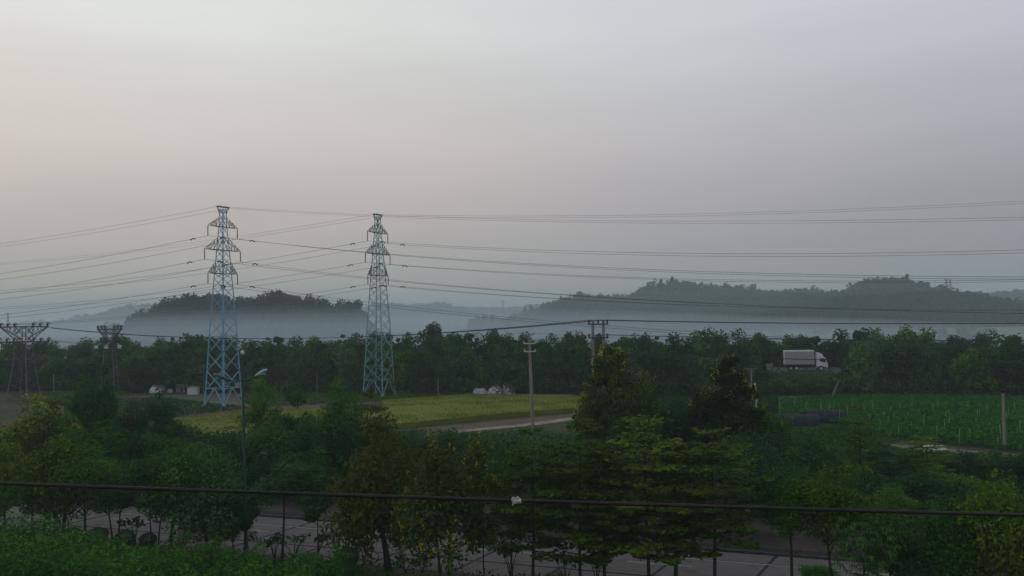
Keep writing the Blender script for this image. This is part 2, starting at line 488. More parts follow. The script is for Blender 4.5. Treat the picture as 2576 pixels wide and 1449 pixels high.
def strip(name, n0, n1, z, mat, u0=-170, u1=130, thick=None, cuts=1):
    m = MB(); us = np.linspace(u0, u1, cuts + 1)
    for a, b in zip(us[:-1], us[1:]):
        k = len(m.V)
        m.V += [rd(a, n0, z), rd(b, n0, z), rd(b, n1, z), rd(a, n1, z)]; m.F.append((k, k + 1, k + 2, k + 3))
        if thick:
            m.V += [rd(a, n0, z - thick), rd(b, n0, z - thick), rd(b, n1, z - thick), rd(a, n1, z - thick)]
            m.F += [(k + 4, k + 5, k + 1, k), (k + 6, k + 7, k + 3, k + 2), (k + 5, k + 6, k + 2, k + 1), (k + 7, k + 4, k, k + 3)]
    return m.build(name, mat)


SEAL = mat_noise('joint_sealant', (.012, .016, .022), (.022, .028, .036), 3, .7)
SLAB = mat_noise('road_concrete', (.088, .078, .072), (.130, .118, .108), .8, .9, .12, detail=8, spec=.15, c3=(.105, .095, .088))
PAVE = mat_noise('pavement_earth', (.040, .030, .024), (.085, .062, .050), .5, .95, .2, detail=8)
KERB = mat_noise('kerb_dark', (.030, .030, .030), (.060, .056, .050), 1.5, .9)
PAINT = mat_noise('road_paint', (.18, .18, .175), (.32, .32, .31), 2.0, .8, detail=8)
road = strip('road', 40.5, 48.35, .012, SEAL); setting(road)
rows = [(40.62, 42.84), (43.0, 46.62), (46.74, 48.3)]
slabm = {}
for ri, (na, nb) in enumerate(rows):
    m = MB()
    w = 4.97 - .2; sk = .24
    L = [(0, na), (w, na), (w, nb), (0, nb)]
    pts = [(u + sk * (n - 42.9), n) for u, n in L]
    zt = .05
    ins = .02
    m.V = [rd(u, n, 0.006) for u, n in pts] + [rd(u, n, zt - .012) for u, n in pts] + [rd(u + (ins if i in (0, 3) else -ins), n + (ins if i < 2 else -ins), zt) for i, (u, n) in enumerate(pts)]
    for j in range(4):
        k = (j + 1) % 4; m.F += [(j, k, 4 + k, 4 + j), (4 + j, 4 + k, 8 + k, 8 + j)]
    m.F.append((8, 9, 10, 11))
    me = m.mesh('slab', SLAB)
    for k in range(-14, 16):
        u = -11.4 + 4.97 * k
        o = link('slab', me, road); o.location = tuple(RU * u + np.array([0, 0, rs.uniform(-.004, .004)]))
pl = strip('edge_line', 46.45, 46.58, .0585, PAINT); pl.parent = road
m = MB()
for k in range(-12, 12):
    u = -8.2 + k * 9.0; b = len(m.V)
    m.V += [rd(u, 45.0, .0585), rd(u + 3.6, 45.0, .0585), rd(u + 3.6, 45.12, .0585), rd(u, 45.12, .0585)]; m.F.append((b, b + 1, b + 2, b + 3))
m.build('lane_marking', PAINT, road)
# far kerb (laid in pieces) and earth pavement
kerb = empty('kerb'); setting(kerb)
m = MB(); kk = [rd(0, 48.36, 0), rd(.97, 48.36, 0), rd(.97, 48.6, 0), rd(0, 48.6, 0), rd(0, 48.38, .16), rd(.97, 48.38, .16), rd(.97, 48.6, .16), rd(0, 48.6, .16)]
m.V = kk; m.F = [(0, 1, 5, 4), (1, 2, 6, 5), (2, 3, 7, 6), (3, 0, 4, 7), (4, 5, 6, 7)]
km = m.mesh('kerb_stone', KERB)
for k in range(-48, 60):
    o = link('kerb_stone', km, kerb); o.location = tuple(RU * (k * 1.0) + np.array([0, 0, rs.uniform(-.01, .01)]))
gut = strip('gutter_grass', 48.62, 49.6, .10, mat_noise('gutter_dark', (.014, .018, .012), (.03, .032, .022), 1.5, .95), thick=.12); setting(gut)
pave = strip('pavement', 49.6, 55.0, .09, PAVE, thick=.1); setting(pave)
nk = strip('near_verge', 20.0, 40.5, .06, mat_noise('verge_earth', (.025, .022, .014), (.05, .055, .025), 1.2, .95, .3, detail=8), thick=.1); setting(nk)

# fields: thin sheets given by corners on the ground
def patch(name, corners, z, mat, kind='structure', thick=None):
    pts = [gnd(*c)[:2] for c in corners]
    m = MB(); n = len(pts)
    m.V = [(x, y, z) for x, y in pts]; m.F = [tuple(range(n))]
    if thick:
        m.V += [(x, y, z - thick) for x, y in pts]
        for j in range(n): m.F.append((n + j, n + (j + 1) % n, (j + 1) % n, j))
    o = m.build(name, mat); o['kind'] = kind
    return o, pts


def inside(P, poly):
    x, y = P[:, 0], P[:, 1]; c = np.zeros(len(P), bool); n = len(poly)
    for i in range(n):
        (x1, y1), (x2, y2) = poly[i], poly[i - 1]
        c ^= ((y1 > y) != (y2 > y)) & (x < (x2 - x1) * (y - y1) / (y2 - y1 + 1e-9) + x1)
    return c


def scatter_in(poly, n, rng):
    poly = [tuple(q) for q in poly]; a = np.array(poly); lo, hi = a.min(0), a.max(0)
    P = rng.uniform(lo, hi, (int(n * 2.2), 2)); return P[inside(P, poly)][:n]


SOIL = mat_noise('field_soil', (.034, .045, .018), (.115, .068, .045), .16, .95, .2, detail=9, c3=(.070, .046, .030))
RICE = mat_noise('rice_top', (.095, .125, .007), (.15, .165, .008), .35, .95, .4, stretch=(.18, 1.6, 1), c3=(.08, .125, .009))
TRACK = mat_noise('pale_track', (.15, .12, .09), (.34, .29, .24), .6, .95, .2, detail=8)
BEDG = mat_noise('vegetable_bed', (.03, .06, .025), (.055, .10, .05), .4, .95, .3, stretch=(.12, 1.5, 1))
BEDB = mat_noise('blue_green_bed', (.05, .09, .07), (.085, .13, .10), .4, .95, .3, stretch=(.12, 1.5, 1))
rng = np.random.RandomState(3)


def crop(name, corners, h, mat, label, nblade, size=.12, up=.2):
    """a standing crop: a block of stalks with a ragged leafy top and sides"""
    o, pts = patch(name, corners, h * .82, mat, 'stuff', h * .82 - .01)
    P = scatter_in(pts, nblade, rng)
    z = h * (.8 + .16 * smooth_noise(P[:, 0], P[:, 1], 3, 5)) + rng.uniform(-.12, .06, len(P))
    C = [np.column_stack([P, z])]
    n = len(pts)
    for j in range(n):     # sides
        a, b = np.array(pts[j]), np.array(pts[(j + 1) % n]); L = np.linalg.norm(b - a); k = int(L * 30)
        f = rng.uniform(0, 1, k)[:, None]; C.append(np.column_stack([a + (b - a) * f + rng.normal(size=(k, 2)) * .12, rng.uniform(.05, h * .95, k)]))
    C = np.concatenate(C)
    t = np.zeros_like(C); t[:, 2] = 1
    V = leafquads(C, size, rng, up=up, aspect=.3, tang=t)
    b = link(name.replace('field', 'stalks'), fastmesh('stalks', V, 4, L_rice)); b['kind'] = 'stuff'; b.parent = o
    return o


# broad soil area behind everything in the middle distance
patch('soil_field', [(250, 1000), (700, 985), (1250, 985), (1000, 1010), (430, 1060), (280, 1035)], .012, SOIL)
patch('vegetable_field', [(90, 986), (330, 988), (300, 1000), (110, 1003)], .018, BEDG)
patch('vegetable_field', [(110, 1004), (300, 1001), (250, 1016), (120, 1018)], .018, BEDB)
patch('vegetable_field', [(320, 1004), (520, 992), (700, 994), (500, 1006)], .022, BEDG)
patch('vegetable_field', [(300, 1020), (510, 1010), (640, 1012), (480, 1026)], .022, BEDB)
patch('vegetable_field', [(640, 990), (900, 988), (880, 1004), (660, 1008)], .022, BEDG)
crop('rice_field', [(440, 1118), (448, 1062), (720, 1040), (960, 1030), (960, 1085), (700, 1100)], .7, RICE, '', 34000)
crop('rice_field', [(962, 1016), (1180, 1000), (1440, 1002), (1492, 1020), (1490, 1034), (1250, 1052), (1010, 1078), (960, 1076)], .75, RICE, '', 40000)
patch('soil_field', [(1050, 1078), (1490, 1036), (1495, 1045), (1080, 1095)], .012, SOIL)
patch('dirt_track', [(1050, 1099), (1145, 1083), (1300, 1069), (1495, 1043), (1495, 1051), (1340, 1071), (1150, 1089), (1055, 1104)], .03, TRACK)
patch('dirt_track', [(1720, 1024), (1780, 1013), (1880, 1008), (1990, 998), (2100, 990), (2102, 994), (1990, 1003), (1885, 1013), (1790, 1020), (1730, 1030)], .03, TRACK)
patch('dirt_track', [(2240, 1118), (2400, 1130), (2576, 1146), (2760, 1160), (2760, 1172), (2576, 1157), (2400, 1140), (2240, 1126)], .03, mat_noise('brown_track', (.12, .09, .065), (.19, .15, .11), .5, .95))
patch('soil_field', [(1180, 1105), (1330, 1092), (1420, 1110), (1330, 1135), (1230, 1140)], .012, SOIL)
patch('soil_field', [(1930, 1088), (2120, 1080), (2230, 1112), (2120, 1130), (1930, 1120)], .014, SOIL)
# distant fields beyond the motorway
FARG = mat_noise('far_green', (.06, .13, .04), (.12, .20, .07), .02, .95); FARY = mat_noise('far_gold', (.24, .20, .06), (.34, .28, .08), .03, .95)
FARP = mat_noise('far_pale', (.38, .34, .32), (.6, .55, .52), .05, .9)
patch('far_field', [(2250, 850), (2330, 825), (2900, 808), (2900, 845)], .02, FARG)
patch('far_field', [(1550, 850), (1750, 832), (2240, 820), (2230, 848)], .02, FARG)
patch('far_field', [(2440, 826), (2500, 820.5), (2700, 817), (2700, 822)], .05, FARY)
patch('far_field', [(1950, 809.5), (2200, 803.5), (2200, 801.5), (1950, 807)], .05, FARP)
patch('far_field', [(2240, 836), (2600, 830), (2600, 834), (2280, 841)], .05, SOIL)
patch('far_field', [(200, 848), (420, 838), (700, 836), (600, 850)], .02, FARG)

# ------------------------------------------------------------------ motorway on its embankment
BS = -.202
def foot(x): return 137.5 + BS * x
BA = math.atan(BS); BU = np.array([math.cos(BA), math.sin(BA), 0]); BN = np.array([-math.sin(BA), math.cos(BA), 0]); B0 = np.array([0, 137.5, 0])
def bd(u, n, z=0.0): q = B0 + BU * u + BN * n; return (q[0], q[1], q[2] + z)
EH = 2.9
m = MB(); prof = [(5, -.3), (6, 0), (11, EH), (28, EH), (34, 0), (35, -.3)]
us = np.linspace(-420, 330, 30)
for u in us: m.V += [bd(u, n, z) for n, z in prof]
for i in range(len(us) - 1):
    for j in range(len(prof) - 1):
        a = i * 6 + j; m.F.append((a, a + 6, a + 7, a + 1))
setting(m.build('embankment', GRASS))
ASPH = mat_noise('asphalt', (.04, .04, .042), (.065, .064, .064), .8, .85)
m = MB(); m.V = [bd(-420, 12.5, EH + .012), bd(330, 12.5, EH + .012), bd(330, 26.5, EH + .012), bd(-420, 26.5, EH + .012)]; m.F = [(0, 1, 2, 3)]
setting(m.build('motorway', ASPH))
gr = empty('guardrail', bd(20, 12.0, EH)); tag(gr, 'pale steel guardrail along the motorway seen through gaps in the tree belt', 'guardrail')
GALV = mat_noise('galvanised', (.13, .16, .18), (.22, .25, .28), 2, .5, metal=.3)
m = MB()
m.tube([np.array(bd(u, 12.0, EH + .68)) - np.array(gr.location) for u in (-120, 0, 120)], .09, 6); m.build('rail', GALV, gr)
pm = MB(); pm.box((0, 0, .38), (.12, .12, .76)); pme = pm.mesh('post', GALV)
for k in range(-29, 30):
    q = np.array(bd(20 + k * 4, 12.15, EH)) - np.array(gr.location); link('post', pme, gr, tuple(q))

# ------------------------------------------------------------------ hills
def profile(pts, px): return np.interp(px, [a for a, b in pts], [b for a, b in pts])


def hill(name, pts, D, depth, label, treeh, mat, step=8, cut=6.0):
    """terrain ridge whose wooded skyline runs through the given picture points at distance D"""
    pxs = np.arange(pts[0][0], pts[-1][0] + 1, step); V = []; rows_ = 15
    zs = np.array([at(px, profile(pts, px), D)[2] for px in pxs]) - treeh
    kf = np.linspace(0, 1, len(pxs)); zs = zs * np.clip(np.minimum(kf, 1 - kf) / .09, 0, 1) ** .8
    xs = np.array([at(px, 780, D)[0] for px in pxs])
    for j in range(rows_):
        f = (j / (rows_ - 1)) * 2 - 1; g_ = math.cos(f * math.pi / 2) ** 1.3
        for x, z in zip(xs, zs): V.append((x, D + f * depth, max(z, .2) * g_ - .4))
    n = len(xs)
    Fc = [(j * n + i, j * n + i + 1, (j + 1) * n + i + 1, (j + 1) * n + i) for j in range(rows_ - 1) for i in range(n - 1)]
    o = link(name, polymesh(name, V, Fc, mat, True)); o['kind'] = 'structure'

    def surf(x, y):
        f = np.clip((y - D) / depth, -1, 1)
        return np.maximum(np.interp(x, xs, zs), .2) * np.cos(f * math.pi / 2) ** 1.3 - .4
    return o, surf, xs


HILLG = mat_noise('hill_scrub', (.02, .04, .02), (.05, .07, .03), .05, 1)


def woodland(name, surf, x0, x1, y0, y1, sp, hh, rr, seed, label, spire=False, kscale=1.0):
    """a far wood reading as one mass: hundreds of small crowns in one mesh"""
    rng = np.random.RandomState(seed); pts = []
    for y in np.arange(y0, y1, sp):
        for x in np.arange(x0, x1, sp):
            pts.append((x + rng.uniform(-.5, .5) * sp, y + rng.uniform(-.5, .5) * sp))
    out = []
    protos = [crown_broad(900 + i, 9, 110, .26, cr=(.35, .55), shape='spire' if (spire and i % 2) else 'round')[0] for i in range(6)]
    for i, (x, y) in enumerate(pts):
        z = surf(x, y); h = hh * rng.uniform(.7, 1.25); r = rr * rng.uniform(.75, 1.25); a = rng.uniform(0, 6.28)
        if rng.uniform() < .12: h *= 1.25
        V = protos[i % 6] * np.array([r, r, h / 2]); ca, sa = math.cos(a), math.sin(a)
        V = np.column_stack([V[:, 0] * ca - V[:, 1] * sa + x, V[:, 0] * sa + V[:, 1] * ca + y, V[:, 2] + z + h * .5])
        out.append(V)
    o = link(name, fastmesh(name, np.concatenate(out), 4, L_hill)); tag(o, label, None, None, 'stuff'); return o


P_right = [(1200, 800), (1270, 795), (1320, 786), (1350, 776), (1400, 752), (1450, 740), (1500, 742), (1580, 742), (1600, 728), (1640, 713), (1700, 708), (1740, 712), (1780, 716), (1850, 721),
           (1900, 728), (1960, 735), (2000, 728), (2060, 728), (2120, 734), (2140, 718), (2170, 706), (2200, 698), (2260, 699), (2300, 707), (2330, 724), (2400, 729), (2450, 740), (2510, 752), (2600, 770), (2760, 790)]
hl, sf, xs = hill('hill', P_right, 620, 80, '', 8.5, HILLG)
woodland('woodland', sf, xs[0], xs[-1], 543, 632, 5.2, 8.2, 4.4, 11, 'dark wood covering the long ridge on the right', spire=True)
P_fr = [(2380, 760), (2440, 742), (2520, 735), (2600, 730), (2800, 735), (3000, 760)]
hl, sf, xs = hill('hill', P_fr, 1300, 160, '', 6.5, HILLG, 14)
woodland('woodland', sf, xs[0], xs[-1], 1180, 1310, 14, 9, 8.5, 13, 'faint wood on the far ridge at the right edge')
P_mid = [(860, 800), (905, 780), (950, 770), (1020, 767), (1060, 772), (1090, 766), (1130, 770), (1170, 776), (1200, 780), (1265, 777), (1310, 776), (1350, 770), (1420, 768), (1500, 785)]
hl, sf, xs = hill('hill', P_mid, 1700, 200, '', 7, HILLG, 14)
woodland('woodland', sf, xs[0], xs[-1], 1560, 1720, 17, 11, 10, 17, 'faint wooded ridge in the mist between the two hills')
P_l = [(150, 835), (200, 825), (240, 806), (280, 792), (310, 786), (330, 772), (345, 768), (390, 772), (430, 775), (520, 790), (600, 810)]
hl, sf, xs = hill('hill', P_l, 1400, 160, '', 6, HILLG, 10)
woodland('woodland', sf, xs[0], xs[-1], 1290, 1410, 14, 10, 9, 19, 'pale wooded slope behind the knoll on the left')
P_k = [(350, 836), (365, 822), (380, 796), (400, 780), (430, 762), (455, 752), (500, 749), (530, 744), (560, 750), (590, 744), (620, 753), (690, 746), (705, 742),
       (760, 756), (800, 768), (850, 772), (885, 768), (905, 785), (925, 815), (950, 836)]
hl, sf, xs = hill('hill', P_k, 330, 40, '', 8.0, HILLG)
KP = [proto(('hillt', 'hill', i)) for i in range(5)]
ktm = MB(); ktm.tube([(0, 0, 0), (.1, 0, 1)], [.22, .12], 6); ktme = ktm.mesh('trunk', BARK)
cnt = 0
for y in np.arange(300, 346, 6.4):
    for x in np.arange(xs[0] + 3, xs[-1] - 2, 6.2):
        xx = x + rs.uniform(-2.2, 2.2); yy = y + rs.uniform(-2, 2); z = float(sf(xx, yy)); h = rs.uniform(6.8, 11.5)
        if rs.uniform() < .12: h *= 1.15
        if float(sf(xx, 330)) < 1.5: h *= .7
        root = empty('knoll_tree', (xx, yy, z - .3)); tag(root, 'rounded dark tree of the misty wood covering the left knoll', 'tree', 'trees on the misty left knoll')
        c = link('crown', KP[cnt % 5][0], root, (0, 0, h * .56)); r = rs.uniform(3.6, 5.0); c.scale = (r, r, h * .44); c.rotation_euler = (0, 0, rs.uniform(0, 6.28))
        tk = link('trunk', ktme, root); tk.scale = (1, 1, h * .5)
        cnt += 1
# scattered far trees on the plain
for (px, ty, w, D, lb) in [(2375, 828, 30, 300, 'small hazy tree in the far field left of its neighbour'), (2423, 826, 36, 290, 'larger hazy tree in the far field beside the golden strip'),
                           (1092, 816, 56, 190, 'lone dark tree rising above the tree belt near the middle'), (1245, 831, 44, 215, 'low round tree behind the belt just right of the lone dark tree')]:
    tree(('far', 'hill', 2), px, ty, w, D, lb, cfrac=.85)
# valley scrub between belt and hills
woodland('far_scrub', lambda x, y: 0.0, -190, -20, 262, 292, 9, 3.6, 4.2, 23, 'low hazy trees on the plain behind the belt on the left')
woodland('far_scrub', lambda x, y: 0.0, -20, 260, 260, 480, 34, 2.6, 5.0, 29, 'low hazy hedges on the plain behind the belt on the right')

# ------------------------------------------------------------------ the belt of trees along the motorway
TOPS = [(-400, 862), (0, 856), (140, 862), (200, 866), (265, 850), (300, 846), (350, 866), (420, 850), (480, 848), (530, 843), (570, 846), (640, 855), (700, 850), (760, 846), (820, 850),
        (880, 841), (960, 842), (1010, 838), (1060, 838), (1150, 836), (1240, 838), (1330, 842), (1400, 842), (1450, 842), (1530, 848), (1600, 846), (1680, 850), (1720, 838), (1760, 832), (1800, 828),
        (1860, 834), (1930, 842), (1990, 845), (2050, 842), (2110, 828), (2150, 824), (2200, 836), (2250, 822), (2290, 825), (2330, 846), (2400, 852), (2450, 838), (2480, 832), (2520, 846), (2576, 836), (3000, 830)]
BP = [proto(('far', 'belt', i)) for i in range(7)] + [proto(('farspire', 'belt', i)) for i in range(2)] + [proto(('far', 'grey', 8)), proto(('far', 'mid', 9))]
btm = MB(); btm.tube([(0, 0, 0), (.08, .02, .5), (0, 0, 1)], [.16, .12, .07], 6); btme = btm.mesh('trunk', BARK)
btr = [(4.0, .0, 1.0), ]
cnt = 0


def px_of(x, y): return 1288 + x / y * F


def belt_tree(u, n, z0, ztop, r):
    global cnt
    x, y, _ = bd(u, n)
    h = max(ztop - z0, 2.0)
    root = empty('belt_tree', (x, y, z0)); tag(root, 'dark leafy tree in the dense belt lining the motorway', 'tree', 'trees of the belt along the motorway')
    c = link('crown', BP[int(rs.randint(0, len(BP)))][0], root, (0, 0, h * .53)); c.scale = (r, r * .9, h * .47); c.rotation_euler = (0, 0, rs.uniform(0, 6.28))
    t_ = link('trunk', btme, root); t_.scale = (1, 1, h * .6)
    cnt += 1


for (n, z0, off, sp, lo, hi) in [(3.0, 0, 34, 3.9, 2.4, 3.5), (8.5, 1.5, 12, 3.8, 2.5, 3.8), (30.5, 1.8, -1, 3.8, 2.6, 4.0)]:
    for u in np.arange(-128, 92, sp):
        uu = u + rs.uniform(-1.5, 1.5); nn = n + rs.uniform(-1.2, 1.2); x, y, _ = bd(uu, nn); px = px_of(x, y)
        if px < -140 or px > 2700: continue
        ty = profile(TOPS, px) + off + rs.uniform(-1, 9)
        ztop = at(px, ty, y)[2]
        if n < 20 and 1918 < px < 2122: 
            ztop = at(px, 945 + rs.uniform(0, 20), y)[2]
            if n > 5: continue
        belt_tree(uu, nn, z0, ztop, rs.uniform(lo, hi))
# low scrub closing the foot of the belt
def scrub(name, poly, n, h, mat, label, size=.16, bumps=2.5, seed=1, lump=.6):
    rng = np.random.RandomState(seed); P = scatter_in(poly, n, rng)
    b = .5 + .5 * smooth_noise(P[:, 0], P[:, 1], bumps, seed) + .3 * smooth_noise(P[:, 0], P[:, 1], bumps * .35, seed + 1)
    hh = h * np.clip((1 - lump) + lump * b * 1.6, .1, 1.6)
    z = hh * rng.uniform(.1, 1, n if len(P) == n else len(P)) ** .6
    V = leafquads(np.column_stack([P, z]), size, rng, up=.5)
    o = link(name, fastmesh(name, V, 4, mat)); tag(o, label, None, None, 'stuff'); return o


scrub('belt_scrub', [bd(-130, 0)[:2], bd(95, 0)[:2], bd(95, 6)[:2], bd(-130, 6)[:2]], 60000, 3.0, L_dark, 'low scrub at the foot of the motorway tree belt', .26, 3, 31)
scrub('belt_scrub', [bd(30, 6)[:2], bd(90, 6)[:2], bd(90, 11)[:2], bd(30, 11)[:2]], 16000, 3.9, L_belt, 'low scrub on the embankment below the lorry', .2, 2, 33)

# ================================================================== PYLONS
def pylon(base, az, paint, label, hscale=1.0):
    root = empty('transmission_tower', base, az); tag(root, label, 'pylon')
    prof = [(0, 2.05), (2.6, 1.84), (12, 1.42), (20.9, .90), (24.6, .66), (28.3, .43), (31.2, .33)]
    hw = lambda z: np.interp(z, [a for a, b in prof], [b for a, b in prof])
    cor = [(1, 1), (-1, 1), (-1, -1), (1, -1)]
    for sx, sy in cor:
        m = MB(); m.tube([(sx * hw(z), sy * hw(z), z) for z in (0, 2.6, 12, 20.9)] , [.11, .105, .095, .07], 4)
        m.tube([(sx * hw(z), sy * hw(z), z) for z in (20.9, 24.6, 28.3, 31.2)], [.08, .07, .06, .05], 4); m.build('leg', paint, root)
        f = MB(); f.box((sx * 2.05, sy * 2.05, .12), (.8, .8, .5), top=.7); f.build('footing', CONC, root)
    lv = [2.6, 5.6, 8.4, 11.0, 13.3, 15.3, 17.1, 18.7, 20.1, 20.9, 22.2, 23.4, 24.6, 25.9, 27.1, 28.3, 29.3, 30.3, 31.2]
    for k in range(4):
        a, b = cor[k], cor[(k + 1) % 4]; m = MB()
        P = lambda c, z: np.array([c[0] * hw(z), c[1] * hw(z), z])
        md = (P(a, 2.9) + P(b, 2.9)) / 2
        m.tube([P(a, .15), md], .075, 4); m.tube([P(b, .15), md], .075, 4)
        for z in (2.9, 11.0, 20.9, 24.6, 28.3): m.tube([P(a, z), P(b, z)], .06, 4)
        m.tube([(P(a, .15) + md) / 2, P(a, 1.6)], .04, 4); m.tube([(P(b, .15) + md) / 2, P(b, 1.6)], .04, 4)
        for z0, z1 in zip(lv[:-1], lv[1:]):
            r = np.interp(z0, [2, 12, 25], [.06, .042, .028])
            m.tube([P(a, z0), P(b, z1)], r, 4); m.tube([P(b, z0), P(a, z1)], r, 4)
            if z0 < 11:
                c0 = (P(a, z0) + P(b, z1)) / 2
                m.tube([(P(a, z0) + c0) / 2, P(a, (z0 + z1) / 2)], .035, 4); m.tube([(P(b, z0) + c0) / 2, P(b, (z0 + z1) / 2)], .035, 4)
        m.build('bracing', paint, root)
    att = {}
    for i, (z, L, rise) in enumerate([(20.9, 3.2, 1.9), (24.6, 3.9, 2.0), (28.3, 3.2, 1.6)]):
        for s in (-1, 1):
            m = MB(); w = hw(z); tip = np.array([0, s * L, z])
            for sx in (-1, 1):
                m.tube([(sx * w, s * w, z), tip], .045, 4); m.tube([(sx * hw(z + rise), s * hw(z + rise), z + rise), tip + (0, 0, .05)], .038, 4)
                for f in (.25, .5, .75):
                    q0 = np.array([sx * w, s * w, z]) * (1 - f) + tip * f; q1 = np.array([sx * hw(z + rise), s * hw(z + rise), z + rise]) * (1 - f) + tip * f
                    m.tube([q0, q1], .03, 4)
                    f2 = f - .25; m.tube([q0, np.array([sx * hw(z + rise), s * hw(z + rise), z + rise]) * (1 - f2) + tip * f2], .03, 4)
            for f in (.3, .6):
                m.tube([np.array([-w, s * w, z]) * (1 - f) + tip * f, np.array([w, s * w, z]) * (1 - f) + tip * f], .03, 4)
            m.build('cross_arm', STEEL_BACKLIT, root)
            q = MB(); q.tube([tip, tip - (0, 0, .12)], .035, 5)
            rr = []; zz = []
            for d in range(12):
                zz += [z - .12 - d * .12, z - .17 - d * .12]; rr += [.045, .10]
            q.tube([(0, s * L, a_) for a_ in zz], rr, 8); q.tube([(0, s * L, zz[-1]), (0, s * L, zz[-1] - .15)], .06, 5)
            q.build('insulator', INS, root); att[(i, s)] = np.array([0, s * L, zz[-1] - .15])
    m = MB()
    for s in (-1, 1):
        tip = np.array([0, s * 1.35, 31.5])
        for sx in (-1, 1):
            m.tube([(sx * .33, s * .33, 30.2), tip], .045, 4); m.tube([(sx * .33, s * .33, 31.5), tip], .045, 4)
            m.tube([(sx * .2, s * .9, 31.5), (sx * .33, s * .4, 30.5)], .03, 4)
        att[('e', s)] = tip + (0, 0, -.1)
    m.box((0, 0, 31.5), (.75, 2.2, .14)); m.build('earth_wire_peak', paint, root)
    m = MB(); m.box((1.0, 1.95, 3.1), (.75, .12, .75)); m.build('warning_sign', mat_noise('sign_pink', (.45, .22, .2), (.6, .33, .3), 3, .7), root)
    ca, sa = math.cos(az), math.sin(az)
    return {k: np.array([base[0] + v[0] * ca - v[1] * sa, base[1] + v[0] * sa + v[1] * ca, base[2] + v[2]]) for k, v in att.items()}


def wire(name, pts, r, mat, label, group=None, n=4, cat='power line', ins=None):
    m = MB(); m.tube(pts, r, n); o = m.build(name, mat); tag(o, label, cat, group); return o


LDIR = np.array([.92, -.40, 0]); LDIR /= np.linalg.norm(LDIR)
paz = math.atan2(LDIR[1], LDIR[0])         # local x along the line, local y across
armname = {0: 'lower', 1: 'middle', 2: 'upper'}
for (px, py, paint, pn, D) in [(562, 1014, STEEL_B, 'left', 127.0), (954, 992, STEEL_T, 'right', 139.5)]:
    b = at(px, py, D); b[2] = 0
    att = pylon(tuple(b), paz, paint, {'left': 'pale blue lattice pylon with three pairs of arms, nearer and taller in view', 'right': 'teal green lattice pylon beside the rice field, thinner in view'}[pn])
    for k, A in att.items():
        for sgn, side in ((-1, 'left'), (1, 'right')):
            span = 220.; sag = 6.3 if k[0] != 'e' else 4.8
            dirv = LDIR if sgn > 0 else -LDIR
            pts = []
            for i in range(33):
                f = i / 32; q = A + dirv * span * f; q = q + np.array([0, 0, -4 * sag * f * (1 - f) - ((7.0 if pn == 'left' else -1.0) * f if sgn > 0 else 0)]); pts.append(q)
            pos = 'far' if k[1] > 0 else 'near'
            if k[0] == 'e': lb = 'thin earth wire running %s from the %s tip of the peak of the %s pylon' % (side, pos, pn)
            else: lb = 'grey conductor running %s from the %s %s arm of the %s pylon' % (side, pos, armname[k[0]], pn)
            w = wire('power_line', pts, 0.017 if k[0] == 'e' else .026, WIRE, lb, 'conductors strung from the two pylons')
            if k[0] != 'e':
                d = MB(); q = pts[0] + (pts[1] - pts[0]) * (2.6 / 6.9); q2 = q + (pts[1] - pts[0]) / 6.9 * .9
                d.tube([q - (0, 0, .12), (q + q2) / 2 + (0, 0, .08), q2 - (0, 0, .12)], [.11, .07, .11], 6); d.build('damper', STEEL_D, w)

# ------------------------------------------------------------------ dark lattice towers on the left
def old_tower(base, az, h, w0, w1, arms, label):
    root = empty('lattice_tower', base, az); tag(root, label, 'pylon')
    hw = lambda z: np.interp(z, [0, h * .55, h], [w0, w1 * 1.1, w1])
    cor = [(1, 1), (-1, 1), (-1, -1), (1, -1)]; P = lambda c, z: np.array([c[0] * hw(z), c[1] * hw(z), z])
    for c in cor:
        m = MB(); m.tube([P(c, 0), P(c, h * .55), P(c, h)], [.10, .08, .07], 4); m.build('leg', STEEL_D if h * .55 > 9 else GALVD, root)
    lv = np.linspace(.3, h, 10)
    for k in range(4):
        a, b = cor[k], cor[(k + 1) % 4]; m = MB()
        for z0, z1 in zip(lv[:-1], lv[1:]):
            m.tube([P(a, z0), P(b, z1)], .055, 4); m.tube([P(b, z0), P(a, z1)], .055, 4)
        for z in lv[::3]: m.tube([P(a, z), P(b, z)], .04, 4)
        m.build('bracing', STEEL_D, root)
    tips = []
    for (z, L, drop) in arms:
        m = MB()
        for y in (-hw(z), hw(z)):
            m.tube([(-L, 0, z), (-w1, y, z), (w1, y, z), (L, 0, z)], .12, 4)
            for s in (-1, 1):
                m.tube([(s * L * .97, 0, z - .05), (s * hw(z - drop), y, z - drop)], .075, 4)
                for f in (.2, .4, .6, .8):
                    zz = z - drop * (1 - f); x = s * (hw(z - drop) + (L - hw(z - drop)) * f); m.tube([(x, y * (1 - f), zz), (x - s * .4, y * (1 - f), z)], .03, 4); 
                    m.tube([(x, y * (1 - f), zz), (x + s * .5, y * (1 - f), z)], .03, 4)
        m.build('cross_arm', STEEL_D, root)
        for f in (-.96, -.66, -.38, .38, .66, .96):
            q = MB(); x = f * L
            q.tube([(x, 0, z + .05), (x, 0, z + .55)], [.14, .18], 7)
            q.tube([(x - .35, .1, z + .25), (x - .2, .1, z + .62), (x + .15, .1, z + .7), (x + .4, .1, z + .3)], .075, 5)
            q.build('insulator', INS, root)
            tips.append((x, z + .5))
    return root, tips


